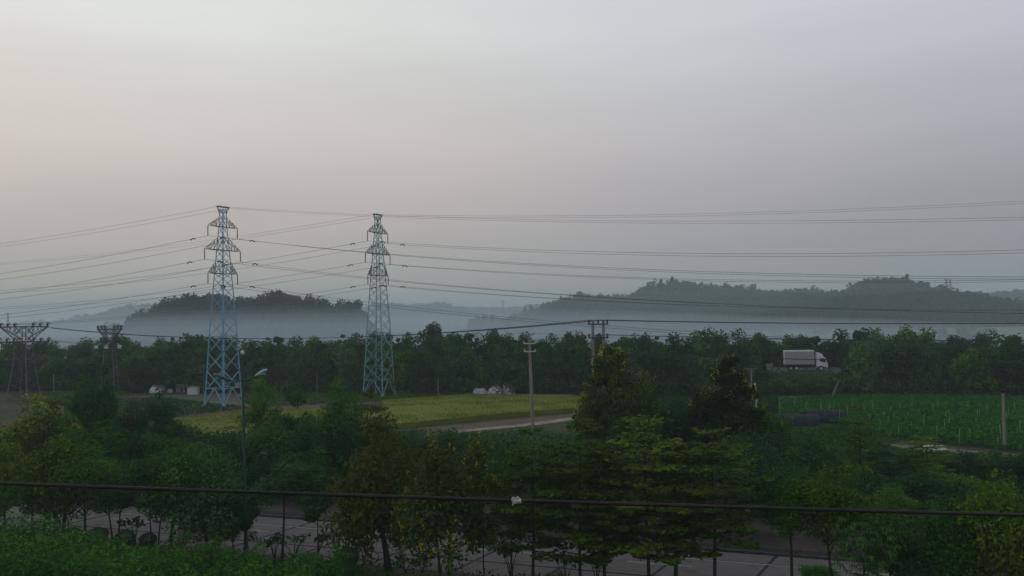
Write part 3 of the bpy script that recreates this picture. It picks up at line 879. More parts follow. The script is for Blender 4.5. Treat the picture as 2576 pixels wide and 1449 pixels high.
GALVD = mat_noise('weathered_galvanised', (.10, .10, .10), (.17, .165, .16), 2, .7)
b1 = at(60, 900, 140); b1 = (b1[0], 140, 0)
old_tower(b1, -.05, at(60, 822, 140)[2], 1.9, .95, [(at(60, 822, 140)[2], 4.4, 2.2), (at(60, 860, 140)[2], 4.6, 1.8), (at(60, 905, 140)[2], 4.0, 1.2)], 'dark lattice tower with three wide cross arms at the left edge')
b2 = at(276, 900, 150); b2 = (b2[0], 150, 0); b2z = at(276, 828, 150)[2]
rt, _ = old_tower(b2, .15, b2z, 1.25, .75, [(b2z, 2.1, 1.6), (at(276, 858, 150)[2], 1.6, .6)], 'narrow lattice tower with pale boxes, right of the wide dark one')
WB = mat_noise('pale_box', (.5, .52, .52), (.68, .7, .68), 3, .7)
for dx in (-2.1, -.3, 2.0):
    m = MB(); m.box((dx, -.9, at(276, 872, 150)[2]), (.62, .3, .62)); m.tube([(dx, -.9, at(276, 872, 150)[2] + .3), (dx * .4, 0, at(276, 866, 150)[2] + .4)], .05, 4); m.build('meter_box', WB, rt)
# faint far pylons
for (px, ty, D, hpx, lb) in [(1265, 755, 700, 26, 'faint tiny pylon on the misty ridge right of the teal pylon'), (2380, 702, 470, 36, 'left one of two faint thin pylons above the right ridge'),
                             (2390, 703, 470, 36, 'right one of two faint thin pylons above the right ridge'), (20, 787, 520, 50, 'faint pylon lost in haze at the far left')]:
    q = at(px, ty, D); m = MB(); z0 = 0 if D > 480 and px < 100 else q[2] - hpx * D / F * 1.5; w = .012 * D / 10
    for sx in (-1, 1): m.tube([(sx * w * 1.6, 0, z0), (sx * w * .3, 0, q[2])], .13, 4)
    for k in range(6):
        f0, f1 = k / 6, (k + 1) / 6; z_ = lambda f: z0 + (q[2] - z0) * f; x_ = lambda f: w * (1.6 - 1.3 * f)
        m.tube([(-x_(f0), 0, z_(f0)), (x_(f1), 0, z_(f1))], .08, 4); m.tube([(x_(f0), 0, z_(f0)), (-x_(f1), 0, z_(f1))], .08, 4)
    for f in (.72, .85, .98): m.tube([(-w * 2.6, 0, z_(f)), (w * 2.6, 0, z_(f))], .1, 4)
    o = m.build('far_pylon', STEEL_D, None, (q[0], D, 0)); tag(o, lb, 'pylon')

# ------------------------------------------------------------------ concrete poles
def tapered(m, h, r0, r1, n=12): m.tube([(0, 0, 0), (0, 0, h * .5), (0, 0, h)], [r0, (r0 + r1) / 2, r1], n)


# twin pole structure
D = 97.0; qa = at(1491, 806, D); qb = at(1517.5, 806, D); hz = (qa[2] + qb[2]) / 2
sp2 = (qb[0] - qa[0]) / 2; cx = (qa[0] + qb[0]) / 2
root = empty('twin_utility_pole', (cx, D, 0), math.radians(-8)); tag(root, 'pair of concrete poles joined by cross arms, behind the tall flowering tree', 'utility pole')
for s in (-1, 1):
    m = MB(); m.tube([(s * sp2, 0, 0), (s * sp2, 0, hz * .5), (s * sp2, 0, hz)], [.24, .2, .155], 12); m.build('pole', CONC, root)
for k, zz in enumerate((hz - .45, at(1504, 850, D)[2], at(1504, 896, D)[2])):
    m = MB(); m.box((0, .2, zz), (2.45, .12, .14)); m.box((0, -.2, zz), (2.45, .08, .12)); m.build('cross_arm', STEEL_D, root)
    for x in (-1.1, 0.02, 1.1):
        q = MB(); q.tube([(x, .2, zz + .07), (x, .2, zz + .16), (x, .2, zz + .24), (x, .2, zz + .4), (x, .2, zz + .5)], [.06, .13, .09, .14, .08], 8); q.build('insulator', INS, root)
for s_, (zt, nm, tx) in enumerate([(hz + .05, 'top', 0), (at(1504, 850, D)[2] + .4, 'middle', 0), (at(1504, 896, D)[2] + .4, 'lowest', 0)]):
    for k, x in enumerate((-1.1, .02, 1.1)):
        c, s = math.cos(-.14), math.sin(-.14); P0 = np.array([cx + x * c - .2 * s, D + x * s + .2 * c, zt])
        left = np.array([b1[0] + 4, 140 + k * .6, at(127, 824, 140)[2] - s_ * 2.0]) if s_ == 0 else np.array([b1[0] + 3, 140 + k * .6, at(127, 855 + 45 * (s_ - 1), 140)[2]])
        right = P0 + np.array([90, -38 + k, .3])
        pos = ('near', 'centre', 'far')[k]
        for (E_, sg, sd) in ((left, 2.1, 'left'), (right, .9, 'right')):
            pts = [P0 + (E_ - P0) * (i / 24) + np.array([0, 0, -4 * sg * (i / 24) * (1 - i / 24)]) for i in range(25)]
            wire('power_line', pts, .035 if s_ == 0 else .018, WIRE_B, 'dark wire of the %s arm, %s insulator, running %s from the twin concrete poles' % (nm, pos, sd), 'wires strung from the twin poles')
# single pole with three arms
D = 96.0; q = at(1341, 1080, D); zt = at(1331, 840, D)[2]; xt = at(1331, 840, D)[0]
root = empty('utility_pole', (q[0], D, 0)); tag(root, 'tall concrete pole with three short cross arms beside the pale dirt track', 'utility pole')
lean = xt - q[0]
m = MB(); m.tube([(0, 0, -.3), (lean * .5, 0, zt * .5), (lean, 0, zt)], [.23, .19, .14], 14); m.build('pole', CONC, root)
for k, (zz, L) in enumerate([(zt - .1, .62), (at(1331, 864, D)[2], .75), (at(1331, 884, D)[2], .72)]):
    x0 = lean * zz / zt
    m = MB(); m.box((x0, -.18, zz), (2 * L, .1, .13)); m.build('cross_arm', CONC_W if k else CONC, root)
    for s in (-1, 1): 
        qd = MB(); qd.tube([(x0 + s * L * .9, -.18, zz), (x0 + s * L * .9, -.18, zz + .28)], [.06, .1], 7); qd.build('insulator', CONC_W, root)
zt1 = zt
# smaller poles
def small_pole(px, topy, basey, label, r=.12, mat=CONC, D=None, arm=0, pxt=None):
    g0 = gnd(px, basey) if D is None else np.array([at(px, 900, D)[0], D, 0]); zt = at(px, topy, g0[1])[2]
    root = empty('utility_pole', tuple(g0)); tag(root, label, 'utility pole')
    dx = 0 if pxt is None else at(pxt, topy, g0[1])[0] - g0[0]
    m = MB(); m.tube([(0, 0, -.2), (dx, 0, zt)], [r, r * .75], 9); m.build('pole', mat, root)
    if arm:
        m = MB(); m.box((dx, -.1, zt - .12), (arm, .08, .1)); m.box((dx, -.1, zt - .45), (arm * .5, .06, .08)); m.build('cross_arm', mat, root)
        for s in (-1, 0, 1):
            m = MB(); m.tube([(dx + s * arm * .45, -.1, zt - .1), (dx + s * arm * .45, -.1, zt + .15)], [.04, .07], 6); m.build('insulator', INS, root)
    return np.array([g0[0] + dx, g0[1], zt])


p_a = small_pole(2520, 990, 1142, 'plain concrete pole at the edge of the stake field near the right edge', .15, D=79)
p_b = small_pole(1889, 926, 1014, 'grey pole with a short cross arm behind the right flowering tree', .13, D=118, arm=1.9)
p_c = small_pole(1901, 964, 1014, 'short white pole standing beside the grey pole with cross arm', .14, CONC_W, D=110, pxt=1899)
p_d = small_pole(1104, 951, 1012, 'brown wooden pole leaning slightly in the rice field edge', .13, BARK_L, pxt=1102)
p_e = small_pole(797, 935, 1000, 'thin pale pole before the belt, between the two pylons', .10, BARK_L, D=138)
p_f = small_pole(135, 941, 988, 'short grey pole between the two dark lattice towers', .12, CONC)
p_g = small_pole(512, 925, 990, 'thin wooden pole just left of the blue pylon', .09, BARK_L, D=146)
for a_, b_, lb in [(p_g, p_e, 'low thin wire from the blue pylon pole to the pole between pylons'), (p_e, p_d, 'low thin wire reaching the leaning pole by the rice field'),
                   (p_d, p_b, 'low thin wire crossing behind the single tall concrete pole'), (p_b, p_a, 'low thin wire crossing above the stake field')]:
    pts = [a_ + (b_ - a_) * (i / 12) + np.array([0, 0, -.9 * 4 * (i / 12) * (1 - i / 12)]) for i in range(13)]
    wire('power_line', pts, .014, WIRE_B, lb)
for k, (za, lb) in enumerate([(zt1 + .1, 'top'), (at(1331, 864, 96)[2] + .3, 'middle'), (at(1331, 884, 96)[2] + .3, 'lower')]):
    for sd, E_ in (('left', np.array([-95, 132, za + .5])), ('right', np.array([95, 75, za + .2]))):
        P0 = np.array([q[0] + lean, 95.8, za]); pts = [P0 + (E_ - P0) * (i / 20) + np.array([0, 0, -1.5 * 4 * (i / 20) * (1 - i / 20)]) for i in range(21)]
        wire('power_line', pts, .014, WIRE_B, 'thin dark wire going %s from the %s arm of the single concrete pole' % (sd, lb))

# ------------------------------------------------------------------ lorry on the motorway
u_l = 55.5; n_l = 18.0
lp = np.array(bd(u_l, n_l, EH + .013))
# place it so that the box rear stands where the photograph shows it
D = lp[1]; lx = at(1981, 900, D)[0]
root = empty('lorry', (lx, lp[1] + BS * (lx - lp[0]), EH + .013), BA); tag(root, 'white box lorry driving right along the motorway through a gap in the trees', 'lorry')
TR_BOX = mat_noise('lorry_box', (.27, .29, .28), (.36, .37, .36), 1.2, .6, stretch=(1, 1, .3)); TR_W = mat_noise('lorry_white', (.62, .63, .63), (.74, .74, .73), 2, .45)
RUB = mat_noise('rubber', (.012, .012, .012), (.025, .025, .025), 4, .8); GLS = mat_noise('dark_glass', (.01, .018, .022), (.02, .03, .035), 1, .08, spec=.9)
m = MB(); BL = 5.0
for x0, x1, y0, y1, z0, z1 in [(0, BL, -1.2, 1.2, 1.15, 3.5)]:
    m.box(((x0 + x1) / 2, 0, (z0 + z1) / 2), (x1 - x0, 2.4, z1 - z0))
m.build('cargo_box', TR_BOX, root)
m = MB(); m.box((BL / 2, 0, 3.58), (BL + .06, 2.46, .16)); m.build('roof_cap', TR_W, root)
for k in range(1, 4):
    m = MB(); m.box((BL * k / 4, -1.215, 2.35), (.04, .03, 2.4)); m.build('panel_rib', TR_BOX, root)
m = MB(); m.box((BL / 2, -1.21, 1.16), (BL, .05, .12)); m.build('side_rail', STEEL_D, root)
m = MB(); m.box((BL / 2 + .7, 0, .85), (BL + 1.2, .8, .22)); m.build('chassis', STEEL_D, root)
cab = MB(); c0 = BL + .35
poly = [(c0, .62), (c0 + 1.85, .62), (c0 + 1.95, 1.1), (c0 + 1.85, 1.5), (c0 + 1.45, 2.45), (c0 + 1.2, 2.6), (c0 + .1, 2.6), (c0, 2.5)]
cab.prism(poly, -1.1, 1.1); cab.build('cab', TR_W, root)
m = MB(); m.prism([(c0 + .15, 2.61), (c0 + 1.25, 2.61), (c0 + 1.1, 2.95), (c0 + .75, 3.2), (c0 + .3, 3.3), (c0 + .2, 3.25)], -.9, .9); m.build('wind_deflector', TR_W, root)
m = MB(); m.prism([(c0 + .62, 1.75), (c0 + 1.62, 1.55), (c0 + 1.38, 2.28), (c0 + .62, 2.3)], -1.115, -1.102); m.build('side_window', GLS, root)
m = MB(); m.V = [(c0 + 1.875, -1, 1.52), (c0 + 1.875, 1, 1.52), (c0 + 1.475, 1, 2.44), (c0 + 1.475, -1, 2.44)]; m.F = [(0, 1, 2, 3)]; m.build('windscreen', GLS, root)
m = MB(); m.box((c0 + .9, -1.12, .72), (1.5, .03, .12)); m.build('step', STEEL_D, root)
for x in (.95, 1.95, BL + 1.1):
    for y in (-1.0, 1.0):
        m = MB(); m.tube([(x, y - .15, .48), (x, y + .15, .48)], .48, 18); w = m.build('wheel', RUB, root)
        m = MB(); m.tube([(x, y - .17, .48), (x, y + .17, .48)], .22, 12); m.build('rim', TR_W, w)
m = MB(); m.box((BL + 1.9, -.8, .85), (.1, .3, .2)); m.build('headlight', CONC_W, root)

# ------------------------------------------------------------------ huts, heaps, stakes in the fields
def heap(px, py, wpx, hpx, label, mats, D=None, tarp='pale'):
    g0 = gnd(px, py); s = g0[1] / F; w, h = wpx * s / 2, hpx * s
    rng = np.random.RandomState(int(px)); V = []; Fc = []; nu, nv = 16, 8
    for j in range(nv + 1):
        for i in range(nu):
            a = 6.283 * i / nu; f = j / nv; rr = math.cos(f * math.pi / 2) ** .6
            k = 1 + rng.uniform(-.10, .10) * (j < nv); V.append((math.cos(a) * w * rr * k, math.sin(a) * w * .8 * rr * k, h * math.sin(f * math.pi / 2) * (k if j > 0 else 0) - (.05 if j == 0 else 0)))
    for j in range(nv):
        for i in range(nu): Fc.append((j * nu + i, j * nu + (i + 1) % nu, (j + 1) * nu + (i + 1) % nu, (j + 1) * nu + i))
    root = empty('covered_heap', tuple(g0)); tag(root, label, 'heap')
    link('heap_body', polymesh('heap_body', V, Fc, mats[0], False), root)
    sel = [f for f in Fc if (V[f[0]][0] + .6 * V[f[0]][2] < w * rng.uniform(-.2, .7)) and V[f[2]][2] < h * .93]
    if sel: link('tarpaulin', polymesh('tarpaulin', [(x * 1.05, y * 1.05, z * 1.04 + .01) for x, y, z in V], sel, mats[1], False), root)


TARP = mat_noise('tarpaulin_grey', (.34, .33, .34), (.5, .48, .48), 1.5, .7, .3); STRAW = mat_noise('straw_brown', (.10, .075, .06), (.2, .15, .11), 3, .95, .5)
heap(1208, 994, 38, 16, 'low heap under pale tarpaulin, smallest of the three by the rice field', (TARP, TARP))
heap(1247, 996, 38, 24, 'brown topped heap half covered in pale tarpaulin, middle of three', (STRAW, TARP))
heap(1280, 992, 34, 27, 'tallest pale covered heap at the right of three by the rice field', (STRAW, TARP))
heap(398, 988, 40, 18, 'rubble heap with pale sheets on the red soil left of the blue pylon', (STRAW, CONC_W))
heap(428, 987, 14, 8, 'small pale scrap lying beside the rubble heap', (TARP, TARP))
heap(905, 1314, 30, 9, 'small pile of white sacks on the roadside pavement behind the olive tree', (TARP, CONC_W))
heap(1010, 991, 26, 9, 'brown earth mound right of the small brick hut', (STRAW, STRAW))


def hut(px, py, wpx, hpx, depth, label, wall, roof, door=True, D=None):
    g0 = gnd(px, py); s = g0[1] / F; w, h = wpx * s, hpx * s
    root = empty('field_hut', tuple(g0), rs.uniform(-.12, .12)); tag(root, label, 'hut')
    m = MB(); m.box((0, depth / 2, h * .46), (w, depth, h * .92)); m.build('wall', wall, root)
    m = MB(); m.box((0, depth / 2, h * .95), (w * 1.1, depth * 1.15, h * .07)); m.build('roof', roof, root)
    if door: m = MB(); m.box((w * .12, -.012, h * .35), (w * .22, .03, h * .62)); m.build('door', STEEL_D, root)


BRK = mat_noise('old_brick_wall', (.16, .12, .11), (.30, .24, .22), 1.6, .9, .3); ROOF_G = mat_noise('fibre_roof', (.15, .14, .14), (.26, .24, .22), 2, .9)
hut(991, 986, 50, 24, 3.0, 'small weathered brick hut with a dark doorway beside the teal pylon', BRK, ROOF_G)
hut(454, 987, 23, 20, 1.4, 'small open shed on the red soil left of the rubble heap', BRK, ROOF_G)
hut(483, 993 - 0, 24, 20, 1.3, 'small whitewashed pump box on the red soil, right of the rubble heap', CONC_W, ROOF_G, False)
hut(365, 986, 6, 8, .5, 'tiny pale block near the far soil edge', CONC_W, ROOF_G, False)
# A-frame prop
g0 = gnd(716, 992); root = empty('timber_prop', tuple(g0)); tag(root, 'leaning timber A-frame prop in front of the belt between the pylons', 'prop')
for a_, b_ in (((-1.1, 0, 0), (.5, 0, 2.5)), ((.5, .1, 0), (.5, .1, 2.5)), ((-1.6, .2, .1), (-1.5, .2, 2.0))):
    m = MB(); m.tube([a_, b_], .09, 5); m.build('beam', BARK_L, root)
g0 = gnd(2092, 1010); root = empty('dead_trunk', tuple(g0)); tag(root, 'pale broken trunk leaning at the belt edge by the lorry gap', 'dead tree')
m = MB(); m.tube([(0, 0, -.1), (.35, 0, 1.2), (1.3, 0, 3.3)], [.25, .2, .1], 7); m.build('trunk', BARK_L, root)
# stakes
stm = MB(); stm.tube([(0, 0, -.1), (.02, 0, 1), ], [.045, .04], 5); stme = stm.mesh('stake', mat_noise('stake_wood', (.16, .20, .14), (.30, .34, .25), 3, .8))
VINE_POLY = [gnd(*c)[:2] for c in [(1960, 1012), (2110, 1006), (2340, 1004), (2700, 1012), (2900, 1040), (2900, 1150), (2576, 1140), (2400, 1122), (2230, 1106), (2100, 1068), (1960, 1050)]]
cntst = 0
pr = np.random.RandomState(8)
nearU = []
for r_ in range(12):
    for k in range(26):
        nn = 80 + r_ * 3.6; uu = -22 + k * 3.4 + (r_ % 2) * 1.7
        qx = RU * uu + RN * nn; x, y = qx[0] + pr.uniform(-.5, .5), qx[1] + pr.uniform(-.5, .5)
        if not inside(np.array([[x, y]]), [tuple(v) for v in VINE_POLY])[0]: continue
        if px_of(x, y) > 2600: continue
        if pr.uniform() < .2: continue
        o = link('stake', stme, None, (x, y, 0)); o.scale = (.8, .8, pr.uniform(1.2, 2.0)); o.rotation_euler = (pr.uniform(-.06, .06), pr.uniform(-.06, .06), 0)
        tag(o, 'thin pale stake standing among the green vines of the right field', 'stake', 'stakes in the green field'); cntst += 1
rngv = np.random.RandomState(9)
P = scatter_in(VINE_POLY, 90000, rngv); nn_ = P @ RN[:2]
z = .45 + .55 * np.clip(.5 + .5 * np.sin(nn_ * 2 * math.pi / 1.8 + smooth_noise(P[:, 0], P[:, 1], 5, 3) * 1.5), 0, 1) * (1 + .4 * smooth_noise(P[:, 0], P[:, 1], 2, 8)) 
V = leafquads(np.column_stack([P, z * rngv.uniform(.45, 1, len(P))]), .17, rngv, up=.7)
o = link('vine_foliage', fastmesh('vine_foliage', V, 4, L_vine)); tag(o, 'bright green vines filling the staked field on the right', None, None, 'stuff')
o, _ = patch('vine_field', [(1960, 1012), (2110, 1006), (2340, 1004), (2700, 1012), (2900, 1040), (2900, 1150), (2576, 1140), (2400, 1122), (2230, 1106), (2100, 1068), (1960, 1050)], .02, mat_noise('vine_ground', (.02, .05, .02), (.03, .07, .025), 1, 1))
# dark shade net over seed beds
NET = mat_noise('shade_net', (.006, .012, .018), (.012, .022, .030), 1.5, .9)
for (px, py, w, h, lb) in [(2006, 1068, 96, 26, 'low dark shade net tunnel at the left edge of the green field'), (2075, 1060, 80, 30, 'taller dark shade net tunnel nearer the green field')]:
    g0 = gnd(px, py); s = g0[1] / F; root = empty('shade_tunnel', tuple(g0), -.3); tag(root, lb, 'net tunnel')
    m = MB(); W = w * s; Hh = h * s
    rings = [[(x, -Hh * 1.3 * math.cos(a), Hh * math.sin(a)) for a in np.linspace(0, math.pi, 9)] for x in np.linspace(-W / 2, W / 2, 8)]
    m.quadstrip(rings); m.build('net_cover', NET, root)
    for x in np.linspace(-W / 2, W / 2, 5):
        m = MB(); m.tube([(x, -Hh * 1.31 * math.cos(a), Hh * 1.01 * math.sin(a)) for a in np.linspace(0, math.pi, 9)], .03, 4); m.build('hoop', STEEL_D, root)
# white sheet by the brown track
g0 = gnd(2350, 1134); m = MB(); m.box((0, 0, .25), (2.2, 1.2, .5), -.2, .8); o = m.build('white_tank', CONC_W, None, tuple(g0)); tag(o, 'low white tank lying beside the brown track at right', 'tank')

# ================================================================== STREET LAMP
D = 47.5; q = at(615, 1100, D); xt = at(610, 885, D)
root = empty('street_lamp', (at(619, 1380, D)[0], D, 0)); tag(root, 'dark green double armed street lamp standing by the road at left', 'street lamp')
GRN = mat_noise('lamp_green', (.006, .045, .034), (.010, .065, .05), 2, .5, spec=.5)
hz = xt[2]; dx = xt[0] - root.location[0]
m = MB(); m.tube([(0, 0, 0), (0, 0, .6), (dx * .05, 0, .65), (dx, 0, hz - .2)], [.16, .16, .115, .06], 12); m.build('pole', GRN, root)
m = MB(); m.box((0, 0, .1), (.45, .45, .25)); m.build('base', CONC, root)
m = MB(); m.tube([(dx, 0, hz - .2), (dx, 0, hz - .12), (dx, 0, hz - .05), (dx, 0, hz + .03), (dx, 0, hz + .08)], [.05, .09, .13, .10, .03], 10); m.build('finial', CONC_W, root, smooth=True)
HEAD_LIT = mat_noise('lamp_head_lit_tone', (.22, .42, .46), (.32, .52, .55), 4, .4, spec=.5)  # bluish light on the right head, put into its colour; left head stays dark
zz = at(612, 950, D)[2]; ax = dx * .85
for s, mt in ((1, HEAD_LIT), (-1, GRN)):
    m = MB()
    if s > 0: pts = [(ax, 0, zz - .12), (ax + .35, -.15, zz - .1), (ax + .85, -.35, zz + .12)]
    else: pts = [(ax, 0, zz - .1), (ax - .4, .1, zz - .22), (ax - .75, .25, zz - .2)]
    m.tube(pts, [.045, .04, .035], 7); m.build('arm', GRN, root)
    m = MB(); e = np.array(pts[-1])
    if s > 0: d = np.array([.72, -.25, .38])
    else: d = np.array([-1.15, .3, .40])
    L = []
    for f, w, hgt in ((0, .05, .04), (.15, .10, .07), (.5, .15, .10), (.85, .15, .10), (1, .09, .05)):
        c = e + d * f; sd = unit(np.cross(d, [0, 0, 1.])[None])[0]; upv = unit(np.cross(sd, d)[None])[0]
        L.append([c + sd * w * math.cos(a) + upv * hgt * math.sin(a) for a in np.linspace(0, 2 * math.pi, 11)[:-1]])
    m.quadstrip(L); hd = m.build('lamp_head', mt, root, smooth=True)
    m = MB(); c = e + d * .55 - np.array([0, 0, .10]); m.box(tuple(c), (.5, .16, .03)); m.build('lens', GLS if s < 0 else CONC_W, hd)

# white marker post and bins on the pavement
g0 = gnd(1485, 1354, .1); root = empty('marker_post', tuple(g0)); tag(root, 'short white marker post standing on the pavement edge across the road', 'marker post')
m = MB(); m.box((0, 0, .25), (.2, .2, .5), .3); m.build('post', CONC_W, root); m = MB(); m.box((0, 0, .52), (.24, .24, .05), .3); m.build('cap', CONC_W, root)

# ================================================================== VEGETATION
def nv(px, n=39.6): return n / (.9505 + .3107 * (px - 1288) / F)
def fv(px, n=54.5): return n / (.9505 + .3107 * (px - 1288) / F)

scrub('scrubland', [rd(-75, 55.5)[:2], rd(60, 55.5)[:2], rd(60, 72)[:2], rd(-75, 76)[:2]], 110000, 1.9, L_dark, 'dense dark scrub behind the roadside pavement', .15, 3, 41, .7)
scrub('grassland', [rd(-75, 74)[:2], rd(45, 72)[:2], rd(38, 84)[:2], rd(-20, 88)[:2], rd(-75, 84)[:2]], 70000, .7, L_mid, 'rough green scrub below the rice field', .14, 4, 43, .8)
scrub('pavement_weeds', [rd(-75, 48.7)[:2], rd(60, 48.7)[:2], rd(60, 49.5)[:2], rd(-75, 49.5)[:2]], 9000, .25, L_hedge, 'weeds along the far kerb', .06, 1.5, 44, .8)

for k, (cs, n_, h_, mt, lb) in enumerate([
    ([(90, 987), (330, 989), (300, 1000), (110, 1003)], 9000, .35, L_mid, 'row crop in the far left bed'),
    ([(100, 1006), (430, 1003), (640, 1030), (430, 1052), (280, 1034), (120, 1022)], 9000, .4, L_dark, 'mixed low crops and weeds left of the blue pylon'),
    ([(620, 988), (1240, 986), (1180, 998), (960, 1012), (640, 1026), (600, 1010)], 14000, .45, L_mid, 'low crops between the two pylons'),
    ([(1500, 1000), (1960, 1000), (1960, 1080), (1500, 1085)], 42000, .6, L_dark, 'rough weeds between the flowering trees and the green field'),
    ([(1930, 1086), (2130, 1078), (2240, 1112), (2120, 1132), (1930, 1122)], 7000, .5, L_mid, 'thin weeds on the bare soil near the green field')]):
    scrub('field_weeds', [tuple(gnd(*c)[:2]) for c in cs], n_, h_, mt, lb, .15, 3, 80 + k, .8)

# far side of the road, farther trees first
FT = [
    (('dome', 'yel', 0), 60, 1012, 230, 70, 'large yellow green tree with yellow blossom on top at the left edge', dict(flowers='tips')),
    (('dome', 'olgreen', 1), 120, 1030, 120, 66, 'smaller olive green tree with blossom beside the left edge tree', dict(flowers='tips')),
    (('broad', 'dark', 0), 238, 932, 125, 78, 'tall dark round tree standing before the narrow lattice tower', {}),
    (('broad', 'mid', 0), 245, 1050, 165, 66, 'mid green rounded tree below the tall dark tree on the left', {}),
    (('loose', 'olive', 2), 315, 1046, 100, 68, 'thin tree with orange yellow blossom right of the dark round tree', dict(flowers='tips')),
    (('broad', 'dark', 1), 402, 1000, 100, 82, 'small dark round tree left of the blue pylon foot', {}),
    (('broad', 'dark', 2), 330, 1022, 80, 80, 'narrow dark tree between two rounder dark trees at left', {}),
    (('broad', 'mid', 1), 400, 1088, 120, 68, 'green tree under the small dark round tree at left', {}),
    (('dome', 'dark', 3), 500, 1120, 150, 66, 'dark spreading shrub tree below the left rice field', {}),
    (('broad', 'dark', 4), 590, 1112, 120, 68, 'dark tree just left of the street lamp pole', {}),
    (('loose', 'mid', 2), 657, 962, 100, 76, 'loose green tree right of the street lamp head', {}),
    (('loose', 'dark', 5), 745, 985, 110, 72, 'dark loose tree second to the right of the street lamp', {}),
    (('broad', 'mid', 3), 835, 975, 130, 70, 'rounded green tree left of the teal pylon', {}),
    (('layer', 'layer', 0), 925, 996, 150, 68, 'tiered spreading tree in front of the teal pylon foot', {}),
    (('broad', 'dark', 6), 700, 1062, 160, 66, 'broad dark tree right of the lamp pole, lower in view', {}),
    (('broad', 'dark', 7), 830, 1060, 170, 64, 'broad dark tree left of the olive brown tree', {}),
    (('broad', 'dark', 0), 770, 1130, 160, 62, 'low dark tree between lamp pole and olive brown tree', {}),
    (('dome', 'fresh', 0), 1112, 1088, 90, 72, 'bright green bush behind the yellow flowering tree', {}),
    (('dome', 'fresh', 1), 1195, 1112, 110, 68, 'fresh green conical bush left of the concrete pole', {}),
    (('broad', 'dark', 1), 1060, 1095, 90, 70, 'dark bush at the left end of the dirt track', {}),
    (('spire', 'olgreen', 0), 1535, 880, 190, 66, 'tall ragged tree with yellow flower clusters before the twin poles', dict(flowers='few', boty=1100)),
    (('spire', 'olgreen', 1), 1830, 905, 200, 66, 'tall ragged tree with yellow flower clusters left of the white pole', dict(flowers='few', boty=1120)),
    (('broad', 'dark', 2), 1500, 985, 100, 70, 'dark crown leaning out of the left flowering tree', dict(flowers='tips')),
    (('broad', 'dark', 3), 1625, 965, 130, 69, 'dark tree right of the twin poles with few flowers', dict(flowers='tips')),
    (('broad', 'dark', 4), 1715, 1020, 150, 68, 'dark tree between the two tall flowering trees', {}),
    (('broad', 'dark', 5), 1585, 1040, 150, 64, 'dark tree under the left tall flowering tree', {}),
    (('broad', 'mid', 4), 1925, 1030, 130, 66, 'green tree right of the right flowering tree', dict(flowers='tips')),
    (('broad', 'dark', 6), 1880, 1090, 160, 62, 'dark tree below the right flowering tree', {}),
    (('layer', 'layer', 1), 1475, 1062, 160, 64, 'tiered tree at the right end of the dirt track', {}),
    (('broad', 'dark', 7), 2040, 1100, 160, 62, 'dark tree below the shade net tunnels', {}),
    (('layer', 'yel', 2), 2160, 1035, 120, 62, 'tiered tree with yellow green tips rising into the green field', {}),
    (('layer', 'dark', 3), 2235, 1105, 160, 60, 'dark tiered tree in front of the green field', {}),
    (('layer', 'yel', 4), 2330, 1100, 150, 60, 'flat topped yellow green tree at the near edge of the green field', {}),
    (('broad', 'dark', 0), 2450, 1140, 150, 60, 'dark round tree under the pole near the right edge', {}),
    (('broad', 'dark', 1), 2560, 1145, 130, 60, 'dark round tree at the right edge below the brown track', {}),
    (('broad', 'mid', 5), 2380, 1180, 150, 57, 'round green tree right of centre of the lower right thicket', {}),
    (('broad', 'dark', 2), 2300, 1190, 150, 56, 'dark tree in the middle of the lower right thicket', {}),
    (('broad', 'dark', 3), 2190, 1180, 140, 57, 'dark tree left in the lower right thicket', dict(flowers='tips')),
    (('broad', 'mid', 6), 2490, 1215, 140, 55, 'low green tree in front of the dark right thicket', {}),
    (('broad', 'dark', 4), 1990, 1170, 130, 58, 'dark tree beside the yellowish tree right of the tiered trees', {}),
    (('broad', 'dark', 5), 1420, 1120, 120, 62, 'dark tree behind the tiered trees near the concrete pole', {}),
]
for i, (kd, px, ty, w, D, lb, kw) in enumerate(FT):
    tree(kd, px, ty, w, D, lb, name='roadside_tree' if D < 64 else 'field_tree', **dict(dict(cfrac=.85), **kw))
# row along the far pavement, trunks limewashed
PR = [(20, 1130, 150, ('broad', 'yel', 1)), (215, 1110, 130, ('broad', 'dark', 6)), (300, 1140, 120, ('broad', 'dark', 7)), (465, 1150, 150, ('broad', 'dark', 1)), (560, 1190, 130, ('dome', 'mid', 2)), (640, 1175, 120, ('broad', 'dark', 2)),
      (790, 1180, 130, ('broad', 'dark', 3)), (1275, 1150, 120, ('broad', 'dark', 4)), (1400, 1170, 120, ('broad', 'dark', 5)), (1545, 1160, 140, ('broad', 'dark', 6)), (1580, 1185, 130, ('broad', 'mid', 1)),
      (1735, 1160, 150, ('broad', 'dark', 0)), (1872, 1150, 150, ('broad', 'dark', 1)), (1950, 1190, 140, ('broad', 'dark', 2)), (2130, 1210, 130, ('broad', 'dark', 3)), (2250, 1230, 130, ('broad', 'mid', 3)), (2400, 1260, 130, ('broad', 'dark', 4))]
side = ['leftmost', 'second', 'third', 'fourth', 'fifth', 'sixth', 'seventh', 'eighth', 'ninth', 'tenth', 'eleventh', 'twelfth', 'thirteenth', 'fourteenth', 'fifteenth', 'sixteenth', 'rightmost']
for i, (px, ty, w, kd) in enumerate(PR):
    D = fv(px, 52.6); gy = 1300
    tree(kd, px, ty, w, D, '%s tree with limewashed trunk in the row on the far pavement' % side[i], boty=1250 + (px / 2576) * 60 + (25 if px > 1980 else -15 if px < 900 else 0), z0=.09, name='roadside_tree', lime=True, trunk_r=.13,
         group='limewashed trees on the far pavement', bark=BARK_L)

